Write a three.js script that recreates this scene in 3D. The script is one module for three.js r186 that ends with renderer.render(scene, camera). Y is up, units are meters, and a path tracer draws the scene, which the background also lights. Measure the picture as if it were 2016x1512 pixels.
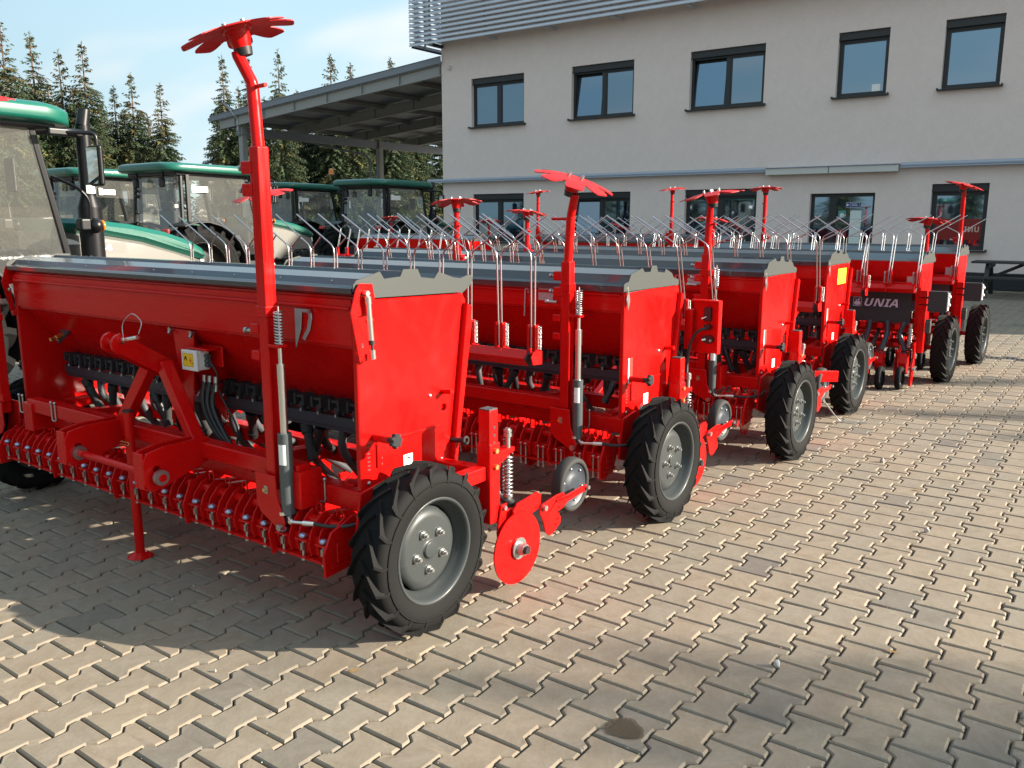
import * as THREE from 'three';
import { mergeGeometries, toCreasedNormals } from 'three/addons/utils/BufferGeometryUtils.js';
import { RoundedBoxGeometry } from 'three/addons/geometries/RoundedBoxGeometry.js';
import { ImprovedNoise } from 'three/addons/math/ImprovedNoise.js';

// ------------------------------------------------------------------ camera, sky, sun, exposure
const D = Math.PI / 180;
const scene = new THREE.Scene();
const camera = new THREE.PerspectiveCamera(48.21, 4 / 3, 0.05, 600);
camera.position.set(0, 1.65, 0);
camera.rotation.order = 'YXZ';
camera.rotation.set(-10.83 * D, 36.1 * D, 0);
const renderer = new THREE.WebGLRenderer({ antialias: true });
renderer.toneMapping = THREE.LinearToneMapping;
renderer.toneMappingExposure = 3.0;
renderer.shadowMap.enabled = true;
const SUN = new THREE.Vector3(2.3, 1, -1.2).normalize();
const noise = new ImprovedNoise();
{
  const W = 1024, H = 512, data = new Float32Array(W * H * 4), d = new THREE.Vector3();
  const fbm = (x, y, z) => noise.noise(x, y, z) + 0.5 * noise.noise(2.1 * x, 2.1 * y, 2.1 * z) + 0.25 * noise.noise(4.3 * x, 4.3 * y, 4.3 * z);
  for (let j = 0; j < H; j++) for (let i = 0; i < W; i++) {
    const el = ((j + 0.5) / H - 0.5) * Math.PI, az = ((i + 0.5) / W - 0.5) * 2 * Math.PI;
    d.set(Math.cos(el) * Math.cos(az), Math.sin(el), Math.cos(el) * Math.sin(az));
    const h = Math.max(0, d.y), c = Math.max(-1, Math.min(1, d.dot(SUN))), k = Math.exp(-h * 1.7);
    let r = 0.07 * (1 - k) + 0.262 * k, g = 0.2 * (1 - k) + 0.328 * k, b = 0.33 * (1 - k) + 0.338 * k;
    const q = Math.max(0, c), glow = 2.0 * q ** 50 + 0.75 * q ** 12 + 0.18 * q ** 4;
    r += glow * 1.05; g += glow * 0.95; b += glow * 0.76;
    const p = 1 / (h + 0.18), cl = Math.max(0, fbm(d.x * p * 1.1 + 3, d.z * p * 3.1, 1.7) * 1.35 + 0.3) * Math.min(1, h * 9);
    const m = Math.min(0.88, cl);
    r += (0.31 + 0.5 * glow - r) * m; g += (0.335 + 0.46 * glow - g) * m; b += (0.345 + 0.4 * glow - b) * m;
    { const t = Math.max(0, Math.min(1, (c + 1) / 0.7)), f = 0.58 + 0.42 * t * t * (3 - 2 * t); r *= f * (0.9 + 0.1 * t); g *= f * (0.96 + 0.04 * t); b *= f; }   // clear air darkens and turns bluer away from the sun
    if (d.y < 0) { const t = Math.min(1, -d.y * 12); r += (0.10 - r) * t; g += (0.09 - g) * t; b += (0.075 - b) * t; }
    data.set([r, g, b, 1], (j * W + i) * 4);
  }
  const t = new THREE.DataTexture(data, W, H, THREE.RGBAFormat, THREE.FloatType);
  t.mapping = THREE.EquirectangularReflectionMapping; t.magFilter = THREE.LinearFilter; t.needsUpdate = true;
  scene.background = t; scene.environment = t;
}
const sun = new THREE.DirectionalLight(new THREE.Color(1, 0.9, 0.76), 5);
sun.position.copy(SUN).multiplyScalar(60).add(new THREE.Vector3(-6, 0, -10));
sun.target.position.set(-6, 0, -10); sun.castShadow = true;
Object.assign(sun.shadow.camera, { left: -45, right: 45, top: 40, bottom: -30, near: 1, far: 160 });
sun.shadow.mapSize.set(2048, 2048);
scene.add(sun, sun.target);

// ------------------------------------------------------------------ helpers
let seed = 7; const rnd = () => { seed = (seed * 1664525 + 1013904223) >>> 0; return seed / 4294967296; };
const rr = (a, b) => a + (b - a) * rnd();
const V = (x, y, z) => new THREE.Vector3(x, y, z);
const C = (r, g, b) => new THREE.Color().setRGB(r, g, b);
const plain = (g) => { const n = g.index ? g.toNonIndexed() : g; for (const k of Object.keys(n.attributes)) if (!['position', 'normal', 'uv'].includes(k)) n.deleteAttribute(k); return n; };
const G = (...gs) => mergeGeometries(gs.flat(3).map(plain));
const bx = (w, h, d, x = 0, y = 0, z = 0) => new THREE.BoxGeometry(w, h, d).translate(x, y, z);
const rb = (w, h, d, x = 0, y = 0, z = 0, r = 0.006) => new RoundedBoxGeometry(w, h, d, 1, Math.min(r, w * 0.49, h * 0.49, d * 0.49)).translate(x, y, z);
const orient = (g, p, q) => { const v = q.clone().sub(p); return g.applyQuaternion(new THREE.Quaternion().setFromUnitVectors(V(0, 1, 0), v.clone().normalize())).translate((p.x + q.x) / 2, (p.y + q.y) / 2, (p.z + q.z) / 2); };
const rod = (p, q, r, r2 = r, n = 12) => orient(new THREE.CylinderGeometry(r2, r, p.distanceTo(q), n), p, q);
function beam(p, q, w, h = w, r = 0.006) {            // rectangular tube; stands upright wherever it can
  const v = q.clone().sub(p), L = v.length(); v.normalize();
  const up = Math.abs(v.y) > 0.99 ? V(0, 0, 1) : V(0, 1, 0), s = new THREE.Vector3().crossVectors(up, v).normalize(), u = new THREE.Vector3().crossVectors(v, s);
  return rb(w, h, L, 0, 0, 0, r).applyMatrix4(new THREE.Matrix4().makeBasis(s, u, v)).translate((p.x + q.x) / 2, (p.y + q.y) / 2, (p.z + q.z) / 2);
}
function bend(pts, r, f = 0.02, n = 6) {              // wire or hose along a polyline with rounded corners
  const path = new THREE.CurvePath(); let a = pts[0];
  for (let i = 1; i < pts.length - 1; i++) {
    const b = pts[i], u = pts[i - 1].clone().sub(b), w = pts[i + 1].clone().sub(b), k = Math.min(f, u.length() / 2.1, w.length() / 2.1);
    const s = b.clone().addScaledVector(u.normalize(), k), e = b.clone().addScaledVector(w.normalize(), k);
    path.add(new THREE.LineCurve3(a, s)); path.add(new THREE.QuadraticBezierCurve3(s, b, e)); a = e;
  }
  path.add(new THREE.LineCurve3(a, pts[pts.length - 1]));
  return new THREE.TubeGeometry(path, Math.max(4, pts.length * 7), r, n, false);
}
const hose = (pts, r, n = 8) => new THREE.TubeGeometry(new THREE.CatmullRomCurve3(pts), pts.length * 6, r, n, false);
const shape = (pts, holes = []) => { const s = new THREE.Shape(pts.map((p) => new THREE.Vector2(p[0], p[1]))); for (const [x, y, r] of holes) { const h = new THREE.Path(); h.absarc(x, y, r, 0, 2 * Math.PI, true); s.holes.push(h); } return s; };
const ext = (pts, t, holes, bev = 0.002) => new THREE.ExtrudeGeometry(shape(pts, holes), { depth: t - 2 * bev, bevelEnabled: bev > 0, bevelSize: bev, bevelThickness: bev, bevelOffset: -bev, bevelSegments: 1, curveSegments: 10 }).translate(0, 0, bev);
const plateX = (pts, x, t, holes, bev) => ext(pts, t, holes, bev).rotateY(-Math.PI / 2).translate(x + t / 2, 0, 0);   // outline given as (z, y), thickness along x about x
const plateZ = (pts, z, t, holes, bev) => ext(pts, t, holes, bev).translate(0, 0, z - t / 2);                       // outline given as (x, y)
const spin = (prof, n = 32) => new THREE.LatheGeometry(prof.map((p) => new THREE.Vector2(p[0], p[1])), n).rotateZ(-Math.PI / 2);   // (radius, x) about the x axis
const helix = (r, w, L, turns, seg = 10) => { class H extends THREE.Curve { getPoint(t, o = V()) { const a = t * turns * 2 * Math.PI; return o.set(Math.cos(a) * r, t * L, Math.sin(a) * r); } } return new THREE.TubeGeometry(new H(), Math.round(turns * seg), w, 5, false); };
const hex = (r, h) => new THREE.CylinderGeometry(r, r, h, 6);
const taken = {};
const numbered = (n) => { const k = taken[n] = (taken[n] ?? -1) + 1; return k ? n + '_' + String(k).padStart(3, '0') : n; };
function mesh(name, geo, m, parent) { const o = new THREE.Mesh(Array.isArray(geo) ? G(geo) : geo, m); o.name = name; o.castShadow = o.receiveShadow = true; parent.add(o); return o; }
function thing(name, label, category, [x, y, z] = [0, 0, 0], turn = 0, group) { const o = new THREE.Group(); o.name = numbered(name); o.position.set(x, y, z); o.rotation.y = turn; o.userData = { label, category }; if (group) o.userData.group = group; scene.add(o); return o; }
function solo(name, geo, m, label, category, group) { const o = mesh(numbered(name), geo, m, scene); o.userData = { label, category }; if (group) o.userData.group = group; return o; }
function struct(name, geo, m) { const o = mesh(numbered(name), geo, m, scene); o.userData = { kind: 'structure' }; return o; }

// ------------------------------------------------------------------ textures and materials
function tex(n, f, rep = 1, srgb = false) {           // f(u, v) -> value or [r, g, b] in 0..1, tileable when f is
  const a = new Uint8Array(n * n * 4);
  for (let j = 0; j < n; j++) for (let i = 0; i < n; i++) { const v = f(i / n, j / n), c = Array.isArray(v) ? v : [v, v, v]; a.set([c[0] * 255, c[1] * 255, c[2] * 255, 255].map((q) => Math.max(0, Math.min(255, q))), (j * n + i) * 4); }
  const t = new THREE.DataTexture(a, n, n); t.wrapS = t.wrapT = THREE.RepeatWrapping; t.magFilter = THREE.LinearFilter; t.minFilter = THREE.LinearMipmapLinearFilter; t.generateMipmaps = true;
  if (srgb) t.colorSpace = THREE.SRGBColorSpace; t.repeat.set(rep, rep); t.needsUpdate = true; return t;
}
const tn = (u, v, f, s) => { // tileable value noise from a torus
  const a = u * 2 * Math.PI, b = v * 2 * Math.PI, R = f / (2 * Math.PI);
  return noise.noise(Math.cos(a) * R + s, Math.sin(a) * R + Math.cos(b) * R * 0.7 + s * 1.7, Math.sin(b) * R + s * 0.3);
};
const std = (color, roughness = 0.6, metalness = 0, o = {}) => new THREE.MeshStandardMaterial({ color, roughness, metalness, ...o });
const phy = (color, roughness, o = {}) => new THREE.MeshPhysicalMaterial({ color, roughness, ...o });
const dustRough = tex(256, (u, v) => 0.5 + 0.28 * tn(u, v, 5, 2) + 0.2 * tn(u, v, 17, 5) + 0.12 * (rnd() - 0.5), 1);
const grain = tex(512, (u, v) => 0.5 + 0.35 * (rnd() - 0.5) + 0.25 * tn(u, v, 60, 3) + 0.2 * tn(u, v, 19, 8), 1);
const red = phy(C(0.5, 0.0042, 0.0036), 0.55, { specularIntensity: 0.35, clearcoat: 0.09, clearcoatRoughness: 0.12, roughnessMap: dustRough });
const red2 = phy(C(0.46, 0.0055, 0.005), 0.6, { specularIntensity: 0.6, clearcoat: 0.12, clearcoatRoughness: 0.25 });
const lidGrey = phy(C(0.032, 0.037, 0.044), 0.4, { clearcoat: 0.6, clearcoatRoughness: 0.07 });
const capGrey = phy(C(0.05, 0.054, 0.05), 0.5, { specularIntensity: 0.6 });
const rimGrey = phy(C(0.034, 0.039, 0.039), 0.45, { specularIntensity: 0.6, clearcoat: 0.15, clearcoatRoughness: 0.2 });
const cylGrey = phy(C(0.055, 0.066, 0.07), 0.4, { clearcoat: 0.4, clearcoatRoughness: 0.2 });
const chrome = std(C(0.78, 0.76, 0.72), 0.28, 1);
const wire = std(C(0.5, 0.5, 0.5), 0.33, 1);
const capBlue = std(C(0.36, 0.4, 0.55), 0.25, 0.7);
const zinc = std(C(0.42, 0.42, 0.41), 0.42, 1);
const brass = std(C(0.62, 0.48, 0.2), 0.4, 1);
const rubber = phy(C(0.0085, 0.0082, 0.0082), 0.78, { specularIntensity: 0.3, bumpMap: grain, bumpScale: 0.0006 });
const rubberDusty = std(C(0.022, 0.021, 0.019), 0.8, 0, { bumpMap: grain, bumpScale: 0.0005 });
const black = std(C(0.014, 0.0145, 0.016), 0.45);
const blackMatt = std(C(0.02, 0.021, 0.024), 0.7);
const slate = std(C(0.03, 0.036, 0.046), 0.45);
const tubeGrey = std(C(0.05, 0.055, 0.058), 0.5);
const white = std(C(0.78, 0.78, 0.74), 0.5);
const boxWhite = std(C(0.6, 0.6, 0.58), 0.45);
const silverStrip = std(C(0.34, 0.35, 0.36), 0.35, 0.4);
const yellow = std(C(0.8, 0.62, 0.02), 0.5);
const amber = phy(C(0.85, 0.25, 0.02), 0.2, { transmission: 0.4, thickness: 0 });
const canvasTex = (w, h, draw) => { const c = document.createElement('canvas'); c.width = w; c.height = h; draw(c.getContext('2d'), w, h); const t = new THREE.CanvasTexture(c); t.colorSpace = THREE.SRGBColorSpace; return t; };
const sheet = (w, h) => new THREE.PlaneGeometry(w, h);

// ------------------------------------------------------------------ ground and paving
const PX = 0.1596, PZ = 0.2084, X0 = -2.791, ZJ = -1.581;   // paver pitch across and along; a joint of the column at X0 lies at ZJ
{
  struct('ground', new THREE.PlaneGeometry(500, 500).rotateX(-Math.PI / 2).translate(-20, -0.06, -60), std(C(0.16, 0.15, 0.125), 0.95, 0, { bumpMap: grain, bumpScale: 0.002 }));
  const sand = new THREE.PlaneGeometry(34, 29.5).rotateX(-Math.PI / 2).translate(-11, -0.013, -10.6); { const uv = sand.attributes.uv; for (let i = 0; i < uv.count; i++) uv.setXY(i, uv.getX(i) * 60, uv.getY(i) * 50); }
  const sandMap = tex(256, (u, v) => { const k = 0.5 + 0.4 * (rnd() - 0.5) + 0.3 * tn(u, v, 30, 4); return [0.36 * k + 0.09, 0.33 * k + 0.08, 0.27 * k + 0.07]; }, 1, true);
  struct('joint_sand', sand, std(C(0.8, 0.8, 0.8), 1, 0, { map: sandMap }));
  const concrete = tex(1024, (u, v) => {
    const big = tn(u, v, 9, 1), mid = tn(u, v, 34, 6), fine = rnd() - 0.5, sp = rnd();
    let k = 0.88 + 0.045 * big + 0.04 * mid + 0.1 * fine; if (sp > 0.9985) k += 0.12; if (sp < 0.003) k -= 0.3;
    return [k, k * (0.985 + 0.012 * big), k * (0.955 + 0.03 * big)];
  }, 1, true);
  const cBump = tex(512, (u, v) => 0.5 + 0.5 * (rnd() - 0.5) + 0.2 * tn(u, v, 40, 2), 1);
  const tones = [[0.278, 0.233, 0.181], [0.268, 0.227, 0.179], [0.286, 0.238, 0.182], [0.257, 0.223, 0.179], [0.28, 0.229, 0.177], [0.243, 0.212, 0.173], [0.2, 0.178, 0.151]];
  const mats = tones.map((t) => std(C(...t), 0.86, 0, { map: concrete, bumpMap: cBump, bumpScale: 0.0007 }));
  const darkMat = std(C(0.17, 0.15, 0.132), 0.85, 0, { map: concrete, bumpMap: cBump, bumpScale: 0.0007 });
  function outline(shrink) {     // I-shaped paver: wide ends, narrow waist
    const a = 0.0148 / 1, w = PX / 2, L = PZ / 2, j = 0.0025 + shrink, z1 = PZ / 4 - 0.0105, z2 = PZ / 4 + 0.0105;
    const R = [[w + a - j, -L + j], [w + a - j, -z2 - shrink * 0.25], [w - a - j, -z1 - shrink * 0.25], [w - a - j, z1 + shrink * 0.25], [w + a - j, z2 + shrink * 0.25], [w + a - j, L - j]];
    return [...R, ...R.map(([x, z]) => [-x, -z])];
  }
  const rings = [[outline(0), -0.04], [outline(0.0004), -0.0074], [outline(0.0036), -0.0029], [outline(0.0073), 0]];
  function paver(k) {
    const n = 12, pos = [], uv = [], o = [rnd() * 4, rnd() * 4], push = (p, y) => { pos.push(p[0], y, p[1]); uv.push(p[0] * 2.2 + o[0], p[1] * 2.2 + o[1]); };
    const chip = Array.from({ length: n }, () => (rnd() < 0.22 ? rr(0.0012, 0.0045) : 0));
    const at = (r, i) => { const [ol, y] = rings[r], p = ol[i % n], c = r ? chip[i % n] : 0; return [[p[0] * (1 - c * 8), p[1] * (1 - c * 6)], y - (r >= 2 ? c * 0.6 : 0)]; };
    for (let r = 0; r < 3; r++) for (let i = 0; i < n; i++) { const a = at(r, i), b = at(r, i + 1), c = at(r + 1, i + 1), d = at(r + 1, i); for (const q of [a, c, b, a, d, c]) push(q[0], q[1]); }
    const top = shape(rings[3][0].map((_, i) => at(3, i)[0])); const tri = THREE.ShapeUtils.triangulateShape(top.getPoints(), []), P = top.getPoints();
    for (const t of tri) { for (const i of (THREE.ShapeUtils.area([P[t[0]], P[t[1]], P[t[2]]]) > 0 ? [t[0], t[2], t[1]] : t)) push([P[i].x, P[i].y], at(3, i)[1]); }
    const g = new THREE.BufferGeometry(); g.setAttribute('position', new THREE.Float32BufferAttribute(pos, 3)); g.setAttribute('uv', new THREE.Float32BufferAttribute(uv, 2)); g.computeVertexNormals();
    return g;
  }
  const geos = Array.from({ length: 12 }, (_, k) => paver(k));
  // fix winding so faces look outward/up
  for (const g of geos) { const p = g.attributes.position, nrm = g.attributes.normal; let up = 0; for (let i = p.count - 30; i < p.count; i++) up += nrm.getY(i); if (up < 0) { for (let i = 0; i < p.count; i += 3) { for (const at of [p, g.attributes.uv]) { const s = at.itemSize, A = at.array; for (let q = 0; q < s; q++) { const t = A[(i + 1) * s + q]; A[(i + 1) * s + q] = A[(i + 2) * s + q]; A[(i + 2) * s + q] = t; } } } g.computeVertexNormals(); } }
  camera.updateMatrixWorld(); camera.updateProjectionMatrix();
  const view = new THREE.Matrix4().multiplyMatrices(camera.projectionMatrix, camera.matrixWorldInverse.copy(camera.matrixWorld).invert());
  const list = [];
  for (let i = -154; i < 58; i++) for (let k = -104; k < 14; k++) {
    const x = X0 + i * PX, z = ZJ + PZ / 2 + (k + (i & 1 ? 0.5 : 0)) * PZ;
    if (x < -27 || x > 5.6 || z < -23.3 || z > 2.2) continue;
    if (Math.abs(z + 11.86) < 0.115 && x > -1.62) continue;                 // drain channel
    const p = V(x, 0, z).applyMatrix4(view), d = Math.hypot(x, 1.65, z), front = V(x, 0, z).applyMatrix4(camera.matrixWorldInverse).z < 0;
    const tone = 0.5 + 0.5 * noise.noise(x * 0.55 + 9, 0, z * 0.55), y = (rnd() - 0.5) * 0.003, tx = (rnd() - 0.5) * 0.014, tz = (rnd() - 0.5) * 0.014, g = Math.floor(rnd() * 12), yaw = (rnd() - 0.5) * 0.012, c = rnd() < 0.05 + 0.35 * Math.max(0, noise.noise(x * 0.7 + 3, 4, z * 0.7) - 0.15) ? 6 : Math.min(5, Math.floor(Math.abs(tone * 5.2 + (rnd() - 0.5) * 4.2)));
    const seen = front && Math.abs(p.x) < 1.03 && Math.abs(p.y) < 1.03 && !(x < -2.45 && z < -2.7);
    list.push({ x, z, d, y, tx, tz, g, yaw, c, seen });
  }
  list.sort((a, b) => (b.seen - a.seen) || a.d - b.d);
  const yard = new THREE.Group(); yard.name = 'paved_yard'; yard.userData = { kind: 'structure' }; scene.add(yard);
  const e = new THREE.Euler(), flip = () => (rnd() < 0.5 ? Math.PI : 0);
  const near = (x, z, p) => Math.hypot(p.x - x, p.z - z) < 0.085;
  list.slice(0, 300).forEach((p, i) => {
    const isDark = near(-1.32, -3.93, p) || near(-0.86, -7.02, p);
    const o = mesh(i ? 'paver_' + String(i).padStart(3, '0') : 'paver', geos[p.g], isDark ? darkMat : mats[p.c], yard); o.position.set(p.x, p.y, p.z); o.rotation.set(p.tx, p.yaw + flip(), p.tz);
  });
  const rest = list.slice(300);
  const byGeo = geos.map((_, g) => rest.filter((p) => p.g === g));
  const col = new THREE.Color(), m4 = new THREE.Matrix4(), restMat = std(C(1, 1, 1), 0.86, 0, { map: concrete, bumpMap: cBump, bumpScale: 0.0007 });
  byGeo.forEach((ps, g) => {
    const im = new THREE.InstancedMesh(geos[g], restMat, ps.length); im.name = numbered('paver_field'); im.userData = { kind: 'stuff' }; im.castShadow = im.receiveShadow = true;
    ps.forEach((p, i) => { e.set(p.tx, p.yaw + flip(), p.tz); m4.makeRotationFromEuler(e).setPosition(p.x, p.y, p.z); im.setMatrixAt(i, m4); im.setColorAt(i, col.setRGB(...(near(-1.32, -3.93, p) || near(-1.0, -7.05, p) ? [0.17, 0.15, 0.132] : tones[p.c]))); });
    yard.add(im);
  });
  { // loose grit caught in the joints
    const gg = new THREE.IcosahedronGeometry(1, 0), grit = new THREE.InstancedMesh(gg, std(C(0.3, 0.27, 0.22), 0.95), 1500); grit.name = 'joint_grit'; grit.userData = { kind: 'stuff' }; grit.castShadow = grit.receiveShadow = true;
    for (let i = 0; i < 1500; i++) { const p = list[Math.floor(rnd() * 900)], v = rnd() < 0.55, k = rr(0.0008, 0.0032) * (rnd() < 0.06 ? 1.8 : 1), u = rr(-1, 1); e.set(rnd() * 6, rnd() * 6, rnd() * 6); m4.makeRotationFromEuler(e).scale(V(k, k * 0.7, k)).setPosition(p.x + (v ? (rnd() < 0.5 ? -1 : 1) * (PX / 2 + rr(-0.012, 0.012)) : u * PX / 2), rr(-0.004, 0.001), p.z + (v ? u * PZ / 2 : PZ / 2 + rr(-0.006, 0.006))); grit.setMatrixAt(i, m4); grit.setColorAt(i, col.setRGB(rr(0.6, 1.5), rr(0.6, 1.4), rr(0.6, 1.3))); }
    yard.add(grit);
  }
  // drain channel with a slotted grate, running beside the last drill
  const dr = thing('drain_channel', 'slotted dark drain channel in the paving right of the farthest wheel', 'drain', [0, 0, -11.86]);
  mesh('channel', [bx(9, 0.03, 0.022, 2.9, -0.016, -0.1), bx(9, 0.03, 0.022, 2.9, -0.016, 0.1), bx(9, 0.02, 0.2, 2.9, -0.055, 0)], zinc, dr);
  const slat = bx(0.026, 0.022, 0.178, 0, -0.013, 0);
  for (let i = 0; i < 150; i++) { const s = mesh(i ? 'grate_bar_' + String(i).padStart(3, '0') : 'grate_bar', slat, blackMatt, dr); s.position.x = -1.57 + i * 0.055; }
  // a damp stain (flat print in the surface), a pebble, leaves and crumbs of mortar
  const blob = []; for (let i = 0; i < 26; i++) { const a = i / 26 * 2 * Math.PI, r = 1 + 0.09 * Math.sin(3 * a + 1) + 0.05 * Math.sin(7 * a); blob.push([Math.cos(a) * 0.066 * r, Math.sin(a) * 0.058 * r]); }
  const st = sheet(0.17, 0.15).rotateX(-Math.PI / 2).translate(-1.212, 0.0045, -2.292); const stainA = canvasTex(128, 128, (g, w) => { g.fillStyle = '#000'; g.fillRect(0, 0, w, w); g.fillStyle = '#c4c4c4'; g.beginPath(); blob.forEach(([x, z], i) => g[i ? 'lineTo' : 'moveTo'](64 + x / 0.17 * 128, 64 + z / 0.15 * 128)); g.fill(); for (let k = 0; k < 900; k++) { const a = rnd() * 6.3, r = Math.sqrt(rnd()) * 56; g.fillStyle = r > 47 ? (rnd() < 0.5 ? '#000' : '#555') : rnd() < 0.5 ? '#e8e8e8' : '#8a8a8a'; g.fillRect(64 + Math.cos(a) * r, 64 + Math.sin(a) * r * 0.96, 1.6, 1.6); } }); stainA.colorSpace = THREE.NoColorSpace;
  solo('damp_stain', st, std(C(0.05, 0.035, 0.018), 0.75, 0, { alphaMap: stainA, transparent: true }), 'round brown damp stain on the pavers at the bottom edge', 'stain');
  const stone = (r, s) => { const g = new THREE.IcosahedronGeometry(r, 2), p = g.attributes.position; for (let i = 0; i < p.count; i++) { const v = V().fromBufferAttribute(p, i), k = 1 + 0.25 * noise.noise(v.x / r * 1.3 + s, v.y / r * 1.3, v.z / r * 1.3); p.setXYZ(i, v.x * k * 0.8, v.y * k * 1.15, v.z * k * 0.7); } g.computeVertexNormals(); return g; };
  const pebble = solo('pebble', stone(0.014, 1), std(C(0.5, 0.49, 0.47), 0.85), 'small white pebble standing alone on the sunlit pavers', 'stone'); pebble.position.set(-0.945, 0.013, -2.985);
  const lumps = [[-1.31, -6.15, 0.018], [-0.78, -4.85, 0.016], [-2.62, -1.72, 0.006], [-3.35, -2.12, 0.006], [-3.3, -1.98, 0.006]];
  lumps.forEach(([x, z, r], i) => { const o = solo('gravel_chip', stone(r, i + 3), std(C(0.36, 0.34, 0.3), 0.9), ['grey crumb of gravel in a joint on the right, far one', 'grey crumb of gravel in a joint on the right, near one', 'tiny pale chip in the shade beside the nearest wheel', 'tiny pale chip in the shade left of the parking stand', 'tiny pale chip in the shade below the parking stand'][i], 'stone'); o.position.set(x, r * 0.6, z); });
  const leafM = std(C(0.28, 0.16, 0.05), 0.8), leaf = (x, z, a, label, m = leafM) => { const s = new THREE.Shape(); s.moveTo(-0.022, 0); s.quadraticCurveTo(0, 0.017, 0.026, 0); s.quadraticCurveTo(0, -0.015, -0.022, 0); const g = new THREE.ShapeGeometry(s, 5).rotateX(-Math.PI / 2), p = g.attributes.position; for (let i = 0; i < p.count; i++) p.setY(i, 0.004 + 0.25 * Math.abs(p.getZ(i)) + 3 * p.getX(i) ** 2); g.computeVertexNormals(); const o = solo('fallen_leaf', g, m, label, 'leaf'); o.position.set(x, 0.002, z); o.rotation.y = a; };
  leaf(-0.98, -5.6, 0.6, 'curled brown leaf on the pavers at the right'); leaf(-1.05, -8.9, 2.1, 'small yellow leaf on the far sunlit pavers', std(C(0.6, 0.4, 0.03), 0.8)); leaf(-2.2, -2.02, 1.2, 'dry leaf scrap in front of the nearest wheel'); leaf(-0.62, -3.35, 0.2, 'dry leaf scrap near the dappled shade');
}

// ------------------------------------------------------------------ seed drills
function tyre(R, W, bead, nl, lugH, sweep, lugW) {
  const Rc = R - lugH, P = [[0.40, 0], [0.47, 0.12], [0.515, 0.38], [0.52, 0.55], [0.49, 0.78], [0.43, 0.92], [0.34, 0.975], [0.18, 1], [0, 1.005]].map(([x, t]) => [x * W, bead + t * (Rc - bead)]);
  const prof = [...P.map(([x, r]) => [r, -x]), ...P.slice(0, -1).reverse().map(([x, r]) => [r, x])];
  const body = spin(prof, 56), pos = [];
  const rAt = (x) => { x = Math.abs(x); for (let i = P.length - 1; i > 3; i--) if (x <= P[i - 1][0]) { const k = (x - P[i][0]) / (P[i - 1][0] - P[i][0]); return P[i][1] + k * (P[i - 1][1] - P[i][1]); } return P[4][1]; };
  for (const side of [-1, 1]) for (let n = 0; n < nl; n++) {
    const a0 = (n + (side > 0 ? 0.5 : 0)) / nl * 2 * Math.PI, st = [];
    for (let i = 0; i <= 7; i++) {
      const t = i / 7, x = i < 6 ? -0.02 * W + t * 7 / 5 * 0.45 * W : (0.445 + (i - 5) * 0.031) * W, rBase = i < 6 ? rAt(Math.max(0, x)) : P[i === 6 ? 4 : 3][1];
      const a = a0 + sweep * Math.pow(Math.min(1, t * 7 / 5.5), 1.25), h = i < 6 ? R - rBase : lugH * (i === 6 ? 0.75 : 0.12), w = lugW * (0.8 + 0.45 * t) / R / 2;
      const pt = (ang, r, xx) => [side * xx, Math.cos(ang) * r, Math.sin(ang) * r];
      const ox = i < 6 ? 0 : lugH * 0.25;
      st.push([pt(a - w * 1.25, rBase - 0.004, x), pt(a - w * 0.8, rBase + h, x + ox), pt(a + w * 0.8, rBase + h, x + ox), pt(a + w * 1.25, rBase - 0.004, x)]);
    }
    const quad = (a, b, c, d) => { const q = side > 0 ? [a, b, c, a, c, d] : [a, c, b, a, d, c]; for (const v of q) pos.push(...v); };
    for (let i = 0; i < 7; i++) for (let k = 0; k < 3; k++) quad(st[i][k], st[i + 1][k], st[i + 1][k + 1], st[i][k + 1]);
    quad(st[0][0], st[0][1], st[0][2], st[0][3]); quad(st[7][3], st[7][2], st[7][1], st[7][0]);
  }
  const lg = new THREE.BufferGeometry(); lg.setAttribute('position', new THREE.Float32BufferAttribute(pos, 3)); lg.setAttribute('uv', new THREE.Float32BufferAttribute(new Float32Array(pos.length / 3 * 2), 2)); lg.computeVertexNormals();
  return G(body, lg, new THREE.TorusGeometry(bead + 0.62 * (Rc - bead), 0.0035, 4, 48).rotateY(Math.PI / 2).translate(0.52 * W, 0, 0));
}
const WH = { R: 0.345 };
WH.tyre = tyre(0.345, 0.166, 0.21, 18, 0.0165, 0.42, 0.0125);
WH.rim = (() => {
  const barrel = spin([[0.206, 0.06], [0.216, 0.066], [0.221, 0.073], [0.217, 0.079], [0.208, 0.076], [0.203, 0.066], [0.196, 0.052], [0.190, 0.03], [0.180, 0.022], [0.176, 0.0], [0.176, -0.03], [0.2, -0.06], [0.214, -0.07]], 56);
  const disc = spin([[0.178, 0.002], [0.174, 0.012], [0.163, 0.026], [0.148, 0.036], [0.132, 0.040], [0.05, 0.041], [0.036, 0.041], [0.034, 0.049], [0.03, 0.052], [0, 0.052]], 56);
  const p = disc.attributes.position; for (let i = 0; i < p.count; i++) { const y = p.getY(i), z = p.getZ(i), r = Math.hypot(y, z); if (r > 0.14) { const a = Math.atan2(z, y); let m = r; for (let k = 0; k < 4; k++) { const c = Math.cos(a - 0.55 - k * Math.PI / 2); if (c > 0.3) m = Math.min(m, 0.163 / c); } p.setY(i, y * m / r); p.setZ(i, z * m / r); } }
  disc.computeVertexNormals(); return G(barrel, disc);
})();
WH.back = spin([[0.21, -0.07], [0.18, -0.04], [0.0, -0.03]], 32);
WH.nut = G(new THREE.CylinderGeometry(0.018, 0.019, 0.006, 16).translate(0, 0.003, 0), hex(0.0125, 0.016).translate(0, 0.012, 0), new THREE.CylinderGeometry(0.007, 0.007, 0.028, 10).translate(0, 0.016, 0)).rotateZ(-Math.PI / 2);
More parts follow.
